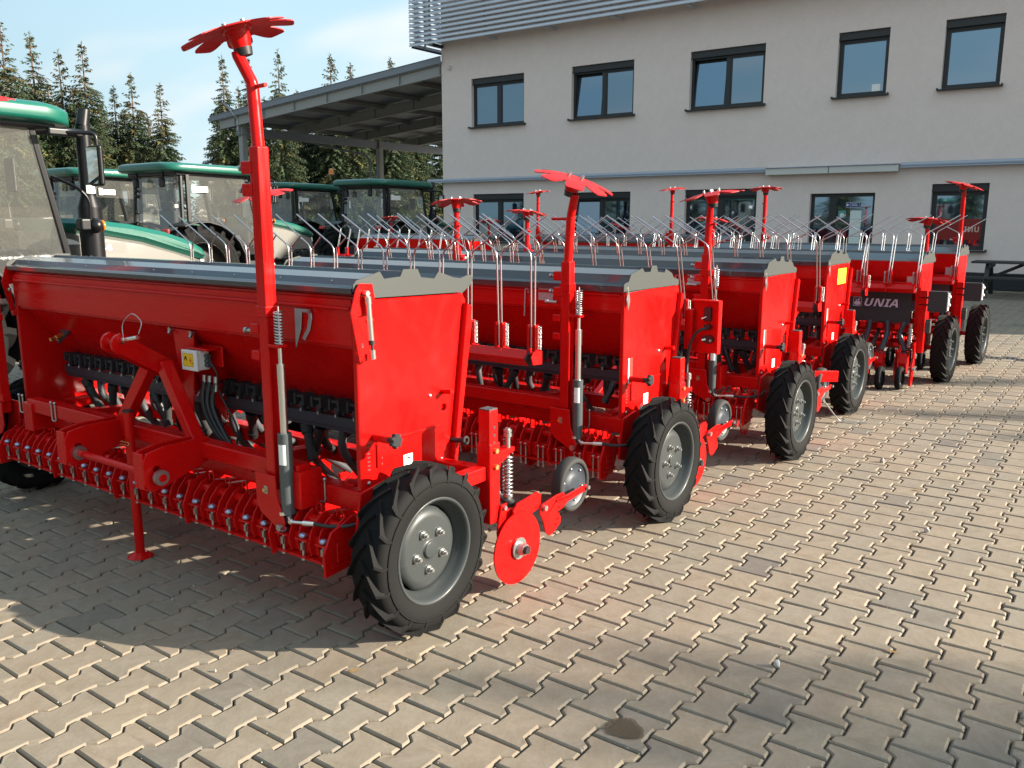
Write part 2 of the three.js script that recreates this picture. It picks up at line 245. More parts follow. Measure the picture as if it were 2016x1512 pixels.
function wheel(p, x, y, z, side, spinA = 0) {
  const t = mesh('tyre', WH.tyre, rubber, p); t.position.set(x, y, z); t.rotation.order = 'YXZ'; t.rotation.set(spinA, side < 0 ? Math.PI : 0, 0);
  mesh('rim', WH.rim, rimGrey, t); mesh('hub', WH.back, black, t);
  for (let k = 0; k < 5; k++) { const n = mesh('wheel_nut', WH.nut, zinc, t), a = k / 5 * 2 * Math.PI + 0.3; n.position.set(0.041, Math.cos(a) * 0.082, Math.sin(a) * 0.082); }
  return t;
}
const bladeGeo = (() => {          // notched, slightly dished marker blade, axis along y
  const N = 144, rad = (i) => { const t = ((i / N * 8) % 1 + 1) % 1, e = Math.abs(t - 0.5) * 2; return e > 0.86 ? 0.14 : e > 0.72 ? 0.14 + (0.86 - e) / 0.14 * 0.046 : e > 0.5 ? 0.186 + (0.72 - e) / 0.22 * 0.03 : 0.216; };
  const pos = [], rg = [0, 0.28, 0.6, 0.82, 1], yv = (r) => -0.62 * r * r, pt = (i, k, s) => { const a = i / N * 2 * Math.PI, r = rad(i) * rg[k]; return [Math.cos(a) * r, yv(r) + s * 0.0022, Math.sin(a) * r]; };
  for (let i = 0; i < N; i++) { for (let k = 0; k < 4; k++) { const a = pt(i, k, 1), b = pt(i + 1, k, 1), c = pt(i + 1, k + 1, 1), d = pt(i, k + 1, 1), A = pt(i, k, -1), B = pt(i + 1, k, -1), Cc = pt(i + 1, k + 1, -1), Dd = pt(i, k + 1, -1); for (const q of [a, b, c, a, c, d, A, Cc, B, A, Dd, Cc]) pos.push(...q); } const a = pt(i, 4, 1), b = pt(i + 1, 4, 1), c = pt(i + 1, 4, -1), d = pt(i, 4, -1); for (const q of [a, b, c, a, c, d]) pos.push(...q); }
  const g = new THREE.BufferGeometry(); g.setAttribute('position', new THREE.Float32BufferAttribute(pos, 3)); g.setAttribute('uv', new THREE.Float32BufferAttribute(new Float32Array(pos.length / 3 * 2), 2)); g.computeVertexNormals(); return g;
})();
const bladeBolts = G([0, 1, 2, 3].map((k) => hex(0.009, 0.03).translate(Math.cos(k * 1.57 + 0.5) * 0.05, 0.002, Math.sin(k * 1.57 + 0.5) * 0.05)));
const SP = { big: helix(0.017, 0.0042, 0.13, 11), tine: helix(0.0085, 0.0024, 0.115, 16, 8), coil: helix(0.021, 0.0048, 0.19, 11) };
function marker(p, o) {                                 // o: x, z, side, sq (top of the square post), top, tilt, lean, cyl
  const s = o.side, x = o.x, z = o.z, T = o.top, w = 0.056;
  const arm = mesh('marker_arm', [rb(w, o.sq - 0.55, w, x, (o.sq + 0.55) / 2, z, 0.007), rod(V(x, o.sq - 0.02, z), V(x + o.bx * 0.3, T - 0.16, z), 0.0245, 0.0245, 16),
    bend([V(x + o.bx * 0.3, T - 0.18, z), V(x + o.bx * 0.3, T - 0.155, z), V(x + o.bx, T - 0.055, z + o.bz), V(x + o.bx * 1.03, T - 0.045, z + o.bz)], 0.023, 0.03, 14), rod(V(x, T - 0.17, z), V(x + o.peg, T - 0.17, z + 0.01), 0.008),
    rb(w + 0.01, 0.045, w + 0.01, x, Math.min(1.29, o.sq - 0.03), z, 0.004), rb(0.06, 0.05, 0.05, x - s * 0.045, o.sq - 0.08, z + 0.01), rb(0.06, 0.05, 0.05, x - s * 0.045, o.sq - 0.165, z + 0.01), rb(0.05, 0.04, 0.05, x - s * 0.05, o.sq - 0.76 > 0.9 ? 1.22 : 1.12, z + 0.01), rb(0.05, 0.04, 0.05, x - s * 0.05, o.sq - 0.76 > 0.9 ? 1.11 : 1.02, z + 0.01)], red, p);
  mesh('bolt', [hex(0.013, 0.012).rotateZ(Math.PI / 2).translate(x - s * 0.1, o.sq - 0.08, z + 0.012), rod(V(x - s * 0.1, o.sq - 0.08, z + 0.012), V(x - s * 0.06, o.sq - 0.08, z + 0.012), 0.007), hex(0.013, 0.012).rotateZ(Math.PI / 2).translate(x - s * 0.1, o.sq - 0.165, z + 0.012), rod(V(x - s * 0.1, o.sq - 0.165, z + 0.012), V(x - s * 0.06, o.sq - 0.165, z + 0.012), 0.007), hex(0.014, 0.014).rotateZ(Math.PI / 2).translate(x - s * 0.125, 1.205, z + 0.012), rod(V(x - s * 0.125, 1.205, z + 0.012), V(x - s * 0.06, 1.205, z + 0.012), 0.008)], zinc, arm);
  const bd = mesh('marker_disc', bladeGeo, red2, arm); bd.position.set(x + o.bx * 1.05, T + 0.045, z + o.bz); bd.rotation.set(o.lean, o.turn ?? 0, o.tilt);
  const hub = mesh('disc_hub', [new THREE.CylinderGeometry(0.05, 0.034, 0.075, 20).translate(0, -0.042, 0), new THREE.CylinderGeometry(0.06, 0.056, 0.012, 20).translate(0, -0.007, 0)], red, arm); hub.position.copy(bd.position); hub.rotation.copy(bd.rotation);
  const boot = mesh('hub_seal', [new THREE.CylinderGeometry(0.036, 0.03, 0.028, 18).translate(0, -0.09, 0)], black, arm); boot.position.copy(bd.position); boot.rotation.copy(bd.rotation);
  const bb = mesh('disc_bolts', bladeBolts, zinc, arm); bb.position.copy(bd.position); bb.rotation.copy(bd.rotation);
  mesh('base_plate', [plateZ([[x - 0.075, 0.62], [x + 0.05, 0.62], [x + 0.06, 0.52], [x + 0.10, 0.43], [x + 0.09, 0.395], [x + 0.06, 0.395], [x - 0.05, 0.45], [x - 0.075, 0.49]].map(([a, b]) => [s > 0 ? a : 2 * x - a, b]), z + 0.045, 0.008), plateZ([[x - 0.075, 0.62], [x + 0.05, 0.62], [x + 0.06, 0.52], [x + 0.10, 0.43], [x + 0.09, 0.395], [x + 0.06, 0.395], [x - 0.05, 0.45], [x - 0.075, 0.49]].map(([a, b]) => [s > 0 ? a : 2 * x - a, b]), z - 0.045, 0.008), rb(0.04, 0.05, 0.05, x - s * 0.02, 0.64, z)], red, arm);
  mesh('plate_badge', [bx(0.024, 0.034, 0.003, x - s * 0.005, 0.555, z + 0.051)], zinc, arm); mesh('badge_bolt', hex(0.009, 0.008).rotateX(Math.PI / 2).translate(x - s * 0.012, 0.553, z + 0.055), brass, arm);
  mesh('pivot_bolt', [hex(0.016, 0.02).rotateX(Math.PI / 2).translate(x + s * 0.078, 0.41, z + 0.055)], zinc, arm);
  if (o.cyl) {
    const cx = x + s * 0.082, cz = z + 0.012, sh = o.cyl;
    mesh('cylinder_lug', rb(0.075, 0.014, 0.045, x + s * 0.065, 1.157 + sh, cz, 0.004), red, arm);
    mesh('hydraulic_cylinder', [rod(V(cx, 0.46, cz), V(cx, 0.8 + sh * 0.6, cz), 0.029, 0.029, 20), rb(0.03, 0.04, 0.03, cx - s * 0.004, 0.44, cz)], cylGrey, arm);
    mesh('piston_rod', [rod(V(cx, 0.8 + sh * 0.6, cz), V(cx, 1.0 + sh, cz), 0.0165, 0.0165, 16), rod(V(cx, 1.0 + sh, cz), V(cx, 1.085 + sh, cz), 0.019, 0.019, 6), rod(V(cx, 1.085 + sh, cz), V(cx, 1.16 + sh, cz), 0.0095, 0.0095, 12), rod(V(cx, 1.16 + sh, cz), V(cx, 1.315 + sh, cz), 0.009, 0.003, 12)], chrome, arm);
    const h = mesh('return_spring', SP.big, wire, arm); h.position.set(cx, 1.166 + sh, cz);
    mesh('hose_fitting', [rod(V(cx, 0.455, cz), V(cx + s * 0.05, 0.442, cz + 0.03), 0.011), rod(V(cx + s * 0.05, 0.442, cz + 0.03), V(cx + s * 0.115, 0.448, cz + 0.02), 0.007), rod(V(cx + s * 0.115, 0.448, cz + 0.02), V(cx + s * 0.165, 0.45, cz + 0.005), 0.012, 0.012, 6), hex(0.014, 0.014).translate(cx, 0.468, cz + 0.03)], chrome, arm);
    mesh('cylinder_hose', hose([V(cx + s * 0.16, 0.45, cz + 0.005), V(cx + s * 0.24, 0.448, cz - 0.02), V(cx + s * 0.31, 0.455, cz - 0.09), V(cx + s * 0.3, 0.5, cz - 0.25)], 0.0085), black, arm);
    mesh('cylinder_label', new THREE.CylinderGeometry(0.0294, 0.0294, 0.085, 12, 1, true, -0.2, 1.15).translate(cx, 0.715 + sh * 0.5, cz), white, arm);
  }
  return arm;
}
// one clamp of the coulter bar: two cheeks, a pivot sleeve and a strap
const cheek = [[0.036, -0.06], [0.05, 0.0], [0.03, 0.055], [-0.01, 0.1], [-0.04, 0.115], [-0.07, 0.1], [-0.06, -0.02]];
const clampGeo = G(plateX(cheek, -0.034, 0.007), plateX(cheek, 0.034, 0.007), rod(V(-0.034, 0.07, -0.03), V(0.034, 0.07, -0.03), 0.022, 0.022, 12), rb(0.074, 0.009, 0.06, 0, 0.012, 0.03, 0.002), rb(0.05, 0.008, 0.06, 0, -0.062, 0.028, 0.002), bend([V(-0.016, 0.105, -0.045), V(-0.016, 0.14, -0.045), V(0.016, 0.14, -0.045), V(0.016, 0.105, -0.045)], 0.004, 0.008, 5));
const bolt1 = G(rod(V(0, -0.066, 0.046), V(0, 0.03, 0.046), 0.0062, 0.0062, 8), hex(0.011, 0.012).translate(0, -0.07, 0.046), bx(0.014, 0.03, 0.006, 0, -0.018, 0.053));
const boltCap = G(new THREE.SphereGeometry(0.0165, 12, 8).scale(1, 0.75, 1).translate(0, 0.028, 0.046));
const bolt2 = G([-0.017, 0.017].map((x) => [rod(V(x, -0.105, 0.052), V(x, 0.012, 0.052), 0.0046, 0.0046, 8), new THREE.SphereGeometry(0.0095, 8, 6).translate(x, 0.012, 0.052), hex(0.008, 0.01).translate(x, -0.1, 0.052)]));
// harrow tine: a pair of wires that part into a long and a short leg
const tineGeo = (lean) => { const b = V(-0.013, 0.5, lean), c = V(0.013, 0.5, lean); return G(bend([V(-0.011, 0.02, 0), V(-0.011, 0.12, 0), b, b.clone().add(V(-0.285, 0.185, 0.03))], 0.0047, 0.03, 7), bend([V(0.011, 0.02, 0), V(0.011, 0.12, 0), c.clone().setY(0.49), c.clone().add(V(0.15, 0.06, 0.06))], 0.0047, 0.03, 7)); };
const TG = [tineGeo(0), tineGeo(0.1), tineGeo(-0.05)];
const holderGeo = G(rb(0.01, 0.15, 0.034, -0.021, 0.075, 0, 0.002), rb(0.01, 0.15, 0.034, 0.021, 0.075, 0, 0.002), rb(0.052, 0.012, 0.036, 0, 0.004, 0, 0.002), plateX([[-0.05, -0.055], [0.03, -0.05], [0.045, -0.01], [0.02, 0.02], [-0.05, 0.015]], 0.02, 0.008));
const meterGeo = G(rb(0.064, 0.06, 0.05, 0, 0, 0, 0.004), bx(0.07, 0.012, 0.07, 0, 0.034, 0.014), bx(0.012, 0.05, 0.03, -0.028, 0.02, 0.04), bx(0.012, 0.05, 0.03, 0.028, 0.02, 0.04), rb(0.022, 0.04, 0.02, 0.004, -0.012, 0.038, 0.003));
const meterTip = G(rod(V(0.006, -0.035, 0.05), V(0.006, -0.022, 0.05), 0.005));
const CAP_A = [[0.15, 1.38], [0.15, 1.405], [0.132, 1.421], [0.003, 1.45], [-0.02, 1.42], [-0.112, 1.424], [-0.13, 1.453], [-0.218, 1.45], [-0.238, 1.415], [-0.32, 1.405], [-0.348, 1.433], [-0.448, 1.403], [-0.496, 1.397], [-0.525, 1.403], [-0.553, 1.41], [-0.574, 1.405], [-0.583, 1.388], [-0.57, 1.366], [-0.502, 1.328], [-0.49, 1.335], [0.049, 1.348], [0.1, 1.352]];
const CAP_B = [[0.165, 1.272], [0.165, 1.308], [0.15, 1.316], [0.112, 1.322], [0.085, 1.362], [-0.03, 1.386], [-0.045, 1.388], [-0.069, 1.366], [-0.137, 1.365], [-0.155, 1.398], [-0.213, 1.396], [-0.23, 1.36], [-0.314, 1.352], [-0.331, 1.373], [-0.41, 1.345], [-0.437, 1.318], [-0.505, 1.302], [-0.507, 1.27], [0.113, 1.272]];
const LID_A = [[0.15, 1.37], [0.152, 1.39], [0.122, 1.394], [0.112, 1.399], [0.09, 1.424], [0.003, 1.44], [-0.02, 1.412], [-0.112, 1.416], [-0.13, 1.443], [-0.218, 1.44], [-0.238, 1.407], [-0.32, 1.398], [-0.348, 1.423], [-0.448, 1.399], [-0.496, 1.393], [-0.52, 1.37], [0.1, 1.35]];
const LID_B = [[0.152, 1.268], [0.158, 1.3], [0.15, 1.306], [0.105, 1.311], [0.09, 1.316], [0.066, 1.356], [-0.045, 1.38], [-0.069, 1.36], [-0.137, 1.359], [-0.155, 1.388], [-0.213, 1.386], [-0.23, 1.354], [-0.314, 1.347], [-0.331, 1.366], [-0.437, 1.316], [-0.512, 1.3], [-0.512, 1.275], [0.1, 1.262]];
const stickerMat = std(C(1, 1, 1), 0.5, 0, { map: canvasTex(128, 128, (g, w) => { g.fillStyle = '#f4f1e8'; g.fillRect(0, 0, w, w); g.strokeStyle = '#23282c'; g.lineWidth = 7; g.beginPath(); g.arc(64, 68, 40, 0, 7); g.stroke(); g.beginPath(); g.arc(64, 68, 34, 3.6, 5.6); g.lineWidth = 12; g.stroke(); g.fillStyle = '#555'; g.fillRect(46, 66, 34, 5); g.fillRect(50, 77, 26, 4); }) });
const boxLabel = std(C(1, 1, 1), 0.5, 0, { map: canvasTex(192, 128, (g, w, h) => { g.fillStyle = '#d9b21c'; g.fillRect(0, 0, w, h); g.strokeStyle = '#7a6410'; g.lineWidth = 3; g.strokeRect(3, 3, w - 6, h - 6); g.fillStyle = '#1c1a12'; g.beginPath(); g.moveTo(22, 74); g.quadraticCurveTo(30, 30, 52, 28); g.quadraticCurveTo(74, 32, 76, 74); g.lineTo(62, 74); g.lineTo(60, 58); g.lineTo(38, 58); g.lineTo(36, 74); g.fill(); g.strokeStyle = '#b1330f'; g.lineWidth = 5; for (let k = 0; k < 8; k++) { g.beginPath(); g.moveTo(138, 66); g.lineTo(138 + 30 * Math.cos(k * 0.785), 66 + 30 * Math.sin(k * 0.785)); g.stroke(); } g.fillStyle = '#2a1a10'; g.fillRect(160, 84, 16, 18); }) });
const noteMat = std(C(1, 1, 1), 0.6, 0, { map: canvasTex(128, 160, (g, w, h) => { g.fillStyle = '#fff200'; g.fillRect(0, 0, w, h); g.fillStyle = '#8a8a12'; for (let r = 0; r < 9; r++) for (let x = 14; x < 104; x += 12) if ((r * 7 + x) % 5) g.fillRect(x, 20 + r * 14, 8, 4); }) });
const gaugeMat = std(C(1, 1, 1), 0.5, 0, { map: canvasTex(64, 192, (g, w, h) => { g.fillStyle = '#c0392b'; g.fillRect(0, 0, w, h); g.fillStyle = '#eee'; g.fillRect(0, 0, 16, h); g.fillStyle = '#2a1210'; for (let y = 12; y < h; y += 14) g.fillRect(26, y, 26, 6); }) });
const uniaMat = std(C(1, 1, 1), 0.6, 0, { map: canvasTex(1024, 256, (g, w, h) => {
  g.fillStyle = '#1d1f26'; g.fillRect(0, 0, w, h); g.strokeStyle = '#b9b2c4'; g.fillStyle = '#b9b2c4'; g.lineWidth = 9; g.strokeRect(30, 40, 150, 176);
  g.beginPath(); g.ellipse(82, 158, 38, 44, -0.15, 0, 7); g.ellipse(128, 158, 38, 44, 0.15, 0, 7); g.fill(); g.beginPath(); g.moveTo(100, 120); g.quadraticCurveTo(104, 66, 150, 60); g.quadraticCurveTo(150, 104, 108, 114); g.fill(); g.beginPath(); g.moveTo(96, 118); g.quadraticCurveTo(92, 84, 70, 70); g.lineTo(60, 78); g.quadraticCurveTo(80, 92, 88, 120); g.fill();
  g.font = 'italic bold 232px sans-serif'; g.textBaseline = 'middle'; g.save(); g.translate(206, 132); g.scale(1.14, 0.94); g.fillText('UNIA', 0, 0); g.restore();
}) });
function tines(p, x0, x1, n, y, z, kind, mir = 1, withHolder = true) {
  for (let i = 0; i < n; i++) {
    const x = x0 + (x1 - x0) * i / (n - 1), t = mesh('harrow_tine', TG[kind], wire, p); t.position.set(x, y + 0.03, z); t.rotation.y = (mir < 0 ? Math.PI : 0) + rr(-0.05, 0.05); t.rotation.z = rr(-0.015, 0.015); t.rotation.x = rr(-0.02, 0.02);
    if (withHolder) { const h = mesh('tine_holder', holderGeo, red, p); h.position.set(x, y + 0.02, z); const s = mesh('tine_spring', SP.tine, wire, h); s.position.set(0.042, 0.03, 0.0); }
  }
}
function drill(o) {
  const t = thing('seed_drill', o.label, 'seed drill', [o.x, 0, o.z], o.turn ?? 0, o.group), hw = o.hw, A = o.kind === 'A', CC = o.kind === 'C', dy = o.dy ?? 0;
  const cap = (A ? CAP_A : CAP_B).map(([a, b]) => [a, b + dy]), lidP = (A ? LID_A : LID_B).map(([a, b]) => [a, b + dy]), top = (A ? 1.345 : 1.285) + dy, far = !!o.far;
  const wx = hw + 0.21;
  if (!far) { wheel(t, wx, WH.R, 0, 1, o.spin ?? 0.2); wheel(t, -wx, WH.R, 0, -1, 0.5); }
  mesh('axle', rod(V(-wx, WH.R, 0), V(wx, WH.R, 0), 0.024), red2, t);
  // hopper
  const lean = CC ? -0.1 : 0;
  mesh('hopper', plateX([[0.118, top + 0.01], [0.118, 1.15 + dy * 0.5], [0.095, 1.142 + dy * 0.5], [-0.17, 0.845], [-0.32, 0.845], [-0.5, 1.14 + dy], [-0.53, top + 0.01]], 0, 2 * hw - 0.02, undefined, 0.003), red, t);
  mesh('front_strip', [rb(2 * hw - 0.03, top - 1.16 - dy * 0.5, 0.012, 0, (top + 1.16 + dy * 0.5) / 2, 0.124, 0.004), rb(2 * hw - 0.03, 0.014, 0.03, 0, top - 0.035, 0.128, 0.006)], red, t);
  const lid = mesh('lid', plateX(lidP, 0, 2 * hw + 0.02, undefined, 0), lidGrey, t);
  for (const s of [-1, 1]) mesh('lid_end_cap', plateX(cap, s * (hw + 0.018), 0.006, undefined, 0.001), capGrey, lid);
  if (A) for (let i = 0; i < 9; i++) mesh('lid_rivet', new THREE.SphereGeometry(0.004, 6, 5).translate(-hw + 0.15 + i * (2 * hw - 0.3) / 8, 1.412, 0.101), zinc, lid);
  for (const s of [-1, 1]) {
    const sp = mesh('side_panel', [plateX([[0.13, 0.575], [0.13, top - 0.02], [0.115, top], [-0.525, top - 0.018], [-0.545, top - 0.05], [-0.535, 1.2 + dy], [-0.425, 0.535], [-0.1, 0.548]], s * (hw - 0.004), 0.026, s > 0 && !CC ? [[-0.385, 0.83, 0.017]] : [], 0.004), plateX([[-0.525, top - 0.06], [-0.558, top - 0.075], [-0.552, 1.18 + dy], [-0.44, 0.56], [-0.415, 0.56]], s * (hw + 0.012), 0.05, undefined, 0.003), rb(0.01, 0.012, 0.4, s * (hw + 0.009), 0.755, -0.15, 0.003)], red, t);
    if (CC) continue;
    mesh('panel_bolt', [[0.09, 0.6], [-0.1, 0.565], [-0.27, 0.585], [-0.36, 0.6], [0.02, 0.665], [0.02, 0.69], [-0.29, 0.9], [-0.375, 0.905]].map(([z, y]) => new THREE.SphereGeometry(0.0095, 10, 6).scale(0.7, 1, 1).translate(s * (hw + 0.011), y, z)), zinc, sp);
    mesh('adjuster_bracket', [rb(0.012, 0.14, 0.026, s * (hw + 0.012), 0.725, 0.03, 0.003), rb(0.11, 0.03, 0.03, s * (hw + 0.06), 0.785, 0.05, 0.008)], red, sp); mesh('stop_pin', rod(V(s * (hw + 0.008), 0.905, -0.375), V(s * (hw + 0.07), 0.912, -0.37), 0.012), red, sp);
    const star = []; for (let k = 0; k < 42; k++) { const a = k / 42 * 2 * Math.PI, r = 0.029 + 0.004 * Math.cos(7 * a); star.push([Math.cos(a) * r, Math.sin(a) * r]); }
    mesh('star_knob', [ext(star, 0.024, undefined, 0.004).rotateY(Math.PI / 2 * s).translate(s * (hw + 0.125), 0.79, 0.06), rod(V(s * (hw + 0.1), 0.79, 0.06), V(s * (hw + 0.13), 0.79, 0.06), 0.013)], black, sp);
    mesh('scale_slots', [0, 1, 2, 3, 4, 5, 6].map((k) => bx(0.002, 0.006, 0.014, s * (hw + 0.0095), 0.655 + k * 0.017, 0.085)), blackMatt, sp);
    mesh('handle_stub', [rod(V(s * (hw + 0.01), 0.675, -0.43), V(s * (hw + 0.075), 0.675, -0.45), 0.012)], black, sp); mesh('stub_end', new THREE.TorusGeometry(0.0165, 0.006, 8, 18).rotateY(Math.PI / 2).translate(s * (hw + 0.078), 0.675, -0.45), rubberDusty, sp);
    mesh('panel_sticker', sheet(0.055, 0.062).rotateY(s * Math.PI / 2).translate(s * (hw + 0.0105), 0.64, -0.145), stickerMat, sp);
    if (A) {
      mesh('strut_bracket', [plateX([[0.16, 1.2], [0.18, 1.3], [0.15, 1.385], [0.13, 1.41], [0.06, 1.405], [0.045, 1.33], [0.05, 1.29], [0.14, 1.285], [0.12, 1.13], [0.14, 1.1]], s * (hw + 0.032), 0.008), rb(0.03, 0.03, 0.05, s * (hw + 0.02), 1.12, 0.12)], red, sp);
      mesh('gas_strut', [rod(V(s * (hw + 0.055), 1.33, 0.105), V(s * (hw + 0.055), 1.19, 0.095), 0.0115, 0.0115, 14), rod(V(s * (hw + 0.055), 1.36, 0.108), V(s * (hw + 0.055), 1.33, 0.105), 0.014), rod(V(s * (hw + 0.055), 1.15, 0.09), V(s * (hw + 0.055), 1.115, 0.088), 0.012), hex(0.012, 0.02).rotateZ(1.57).translate(s * (hw + 0.05), 1.372, 0.11)], chrome, sp);
      mesh('strut_seal', [rod(V(s * (hw + 0.055), 1.19, 0.095), V(s * (hw + 0.055), 1.172, 0.093), 0.013), rod(V(s * (hw + 0.055), 1.172, 0.093), V(s * (hw + 0.055), 1.15, 0.09), 0.005)], black, sp);
      mesh('bracket_bolt', [[0.145, 1.255], [0.06, 1.262], [0.115, 1.165]].map(([z, y]) => new THREE.SphereGeometry(0.012, 10, 6).scale(0.6, 1, 1).translate(s * (hw + 0.02), y, z)), zinc, sp);
    } else mesh('lid_latch', plateX([[0.115, 1.295 + dy], [0.13, 1.29 + dy], [0.12, 1.255 + dy], [0.13, 1.225 + dy], [0.112, 1.17 + dy], [0.094, 1.222 + dy], [0.104, 1.255 + dy]], s * (hw + 0.02), 0.006), chrome, sp);
  }
  if (o.note) mesh('yellow_note', sheet(0.25, 0.135).rotateY(Math.PI / 2).translate(hw + 0.0115, 1.16, -0.3), noteMat, t);
  if (!A && !CC && !far) mesh('level_gauge', sheet(0.05, 0.14).rotateY(Math.PI / 2).translate(hw + 0.0105, 0.83, 0.05), gaugeMat, t);
  // metering units on their rail
  if (!CC && !far) {
    const nm = Math.round((2 * hw - 0.2) / 0.112);
    mesh('metering_rail', [rb(2 * hw - 0.06, 0.05, 0.06, 0, 0.765, -0.13, 0.004), rb(2 * hw - 0.06, 0.03, 0.1, 0, 0.735, -0.16, 0.004)], slate, t);
    for (let i = 0; i < nm; i++) { const m = mesh('metering_unit', meterGeo, blackMatt, t); m.position.set(-hw + 0.13 + i * (2 * hw - 0.26) / (nm - 1), 0.828, -0.125); mesh('shutter_tip', meterTip, zinc, m); }
  }
  // frame
  const bz = 0.235;
  if (!far) {
    mesh('front_beam', [rb(2 * hw - 0.5, 0.075, 0.075, 0, 0.625, 0.2, 0.008)], red, t);
    mesh('main_beam', [rb(2 * hw + 0.02, 0.085, 0.085, 0, 0.53, 0.1, 0.008), rb(2 * hw, 0.08, 0.08, 0, 0.56, -0.28, 0.008)], red, t);
    for (const s of [-1, 1]) { mesh('beam_cap', rb(0.012, 0.078, 0.078, s * (hw + 0.014), 0.53, 0.1, 0.003), black, t); mesh('frame_link', beam(V(s * hw * 0.55, 0.6, 0.2), V(s * hw * 0.55, 0.56, -0.28), 0.07), red, t); mesh('frame_link', beam(V(s * (hw - 0.1), 0.55, 0.1), V(s * (hw - 0.1), 0.57, -0.28), 0.06), red, t); mesh('wheel_plate', plateX([[0.16, 0.58], [0.02, 0.6], [-0.12, 0.56], [-0.1, 0.3], [0.04, 0.3], [0.2, 0.36]], s * (hw + 0.03), 0.014), red, t); }
    for (const k of [-0.86, -0.6, 0.85]) { const x = k * hw, zz = k > 0 ? 0.147 : 0.242, yy = k > 0 ? -0.08 : 0; mesh('u_bolt', [bend([V(x - 0.02, 0.67 + yy, zz), V(x - 0.02, 0.575 + yy, zz), V(x + 0.02, 0.575 + yy, zz), V(x + 0.02, 0.67 + yy, zz)], 0.0048, 0.01), new THREE.SphereGeometry(0.009, 8, 6).translate(x - 0.02, 0.675 + yy, zz), new THREE.SphereGeometry(0.009, 8, 6).translate(x + 0.02, 0.675 + yy, zz)], zinc, t); }
    // coulter bar with its clamps
    const nb = Math.round((2 * hw - 0.1) / 0.122) + 1, bar = mesh('coulter_bar', [rb(2 * hw - 0.02, 0.085, 0.08, 0, 0.345, bz - 0.02, 0.008), rb(2 * hw - 0.02, 0.012, 0.13, 0, 0.295, bz - 0.02, 0.003), ...[-1, 1].map((s) => plateX([[0.08, -0.1], [0.085, 0.0], [0.04, 0.08], [-0.08, 0.12], [-0.12, 0.05], [-0.06, -0.09]].map(([a, b]) => [a + bz, b + 0.36]), s * (hw - 0.02), 0.012))], red, t);
    for (let i = 0; i < nb; i++) {
      const x = -hw + 0.06 + i * (2 * hw - 0.12) / (nb - 1), c = mesh('clamp', clampGeo, red, bar); c.position.set(x, 0.365, bz);
      const b = mesh('clamp_bolt', A ? bolt1 : bolt2, zinc, bar); b.position.copy(c.position); if (A) { const q = mesh('bolt_cap', boltCap, i % 1 ? zinc : capBlue, bar); q.position.copy(c.position); }
      if (i % 5 === 4) mesh('bar_divider', plateX([[0.06, -0.095], [0.075, 0.0], [0.03, 0.1], [-0.07, 0.13], [-0.11, 0.05], [-0.06, -0.09]].map(([a, b2]) => [a + bz, b2 + 0.37]), x + 0.06, 0.008), red, bar);
    }
    // disc coulters under the frame and their seed tubes
    const nc = Math.round(2 * hw / (CC ? 0.235 : 0.15));
    for (let i = 0; i < nc; i++) {
      const x = -hw + 0.14 + i * (2 * hw - 0.28) / (nc - 1), zz = -0.42 - (i & 1) * 0.2;
      const c = mesh('coulter', [beam(V(x, 0.36, bz - 0.05), V(x, 0.27, zz), 0.032, 0.05), plateX([[-0.1, 0.36], [0.1, 0.34], [0.08, 0.16], [-0.05, 0.12]].map(([a, b]) => [a + zz, b]), x, 0.02)], red, t);
      mesh('coulter_disc', new THREE.CylinderGeometry(0.15, 0.15, 0.006, 28).rotateZ(1.57).rotateY(0.08).translate(x + 0.02, 0.165, zz + 0.02), CC ? red2 : red, c);
      mesh('seed_tube', hose([V(x + 0.02, 0.74, -0.17), V(x + rr(-0.03, 0.04), 0.62, -0.2 + rr(-0.03, 0.03)), V(x, 0.5, zz * 0.6), V(x, 0.34, zz + 0.02)], 0.02, 9), i % 3 ? tubeGrey : black, t);
      mesh('tube_collar', rod(V(x + 0.02, 0.745, -0.17), V(x + 0.015, 0.685, -0.185), 0.027, 0.024, 12), i % 2 ? tubeGrey : black, t);
      if (!CC && i % 3 !== 1) { const a = V(x + rr(0.03, 0.1), 0.715, -0.13), b = a.clone().add(V(rr(-0.07, 0.09), rr(-0.17, -0.1), rr(-0.06, 0.05))); mesh('outlet_tube', [rod(a, b, 0.024, 0.019, 12), rod(a, a.clone().lerp(b, 0.28), 0.029, 0.029, 12), rod(a.clone().lerp(b, 0.9), a.clone().lerp(b, 1.12), 0.025, 0.025, 12)], i % 2 ? black : rubberDusty, t); }
    }
  }
  // three-point headstock
  if (A || o.head) {
    const cx = 0.12, top2 = V(cx, 1.1, 0.39);
    for (const s of [-1, 1]) mesh('lower_link_plate', [plateX([[0.2, 0.68], [0.42, 0.68], [0.5, 0.665], [0.52, 0.63], [0.52, 0.53], [0.49, 0.49], [0.42, 0.5], [0.2, 0.57]], cx + s * 0.33 - 0.035, 0.012, [[0.46, 0.585, 0.02]]), plateX([[0.2, 0.68], [0.42, 0.68], [0.5, 0.665], [0.52, 0.63], [0.52, 0.53], [0.49, 0.49], [0.42, 0.5], [0.2, 0.57]], cx + s * 0.33 + 0.035, 0.012, [[0.46, 0.585, 0.02]]), rb(0.07, 0.16, 0.012, cx + s * 0.33, 0.585, 0.516, 0.004)], red, t);
    mesh('lower_link_rod', [rod(V(cx - 0.42, 0.555, 0.46), V(cx + 0.42, 0.555, 0.46), 0.0165, 0.0165, 16)], red, t);
    mesh('rod_collar', [-0.285, 0.4].map((k) => rod(V(cx + k - 0.01, 0.555, 0.46), V(cx + k + 0.012, 0.555, 0.46), 0.034, 0.034, 18)), zinc, t);
    const dir = V(0, -0.44, -0.7).normalize();
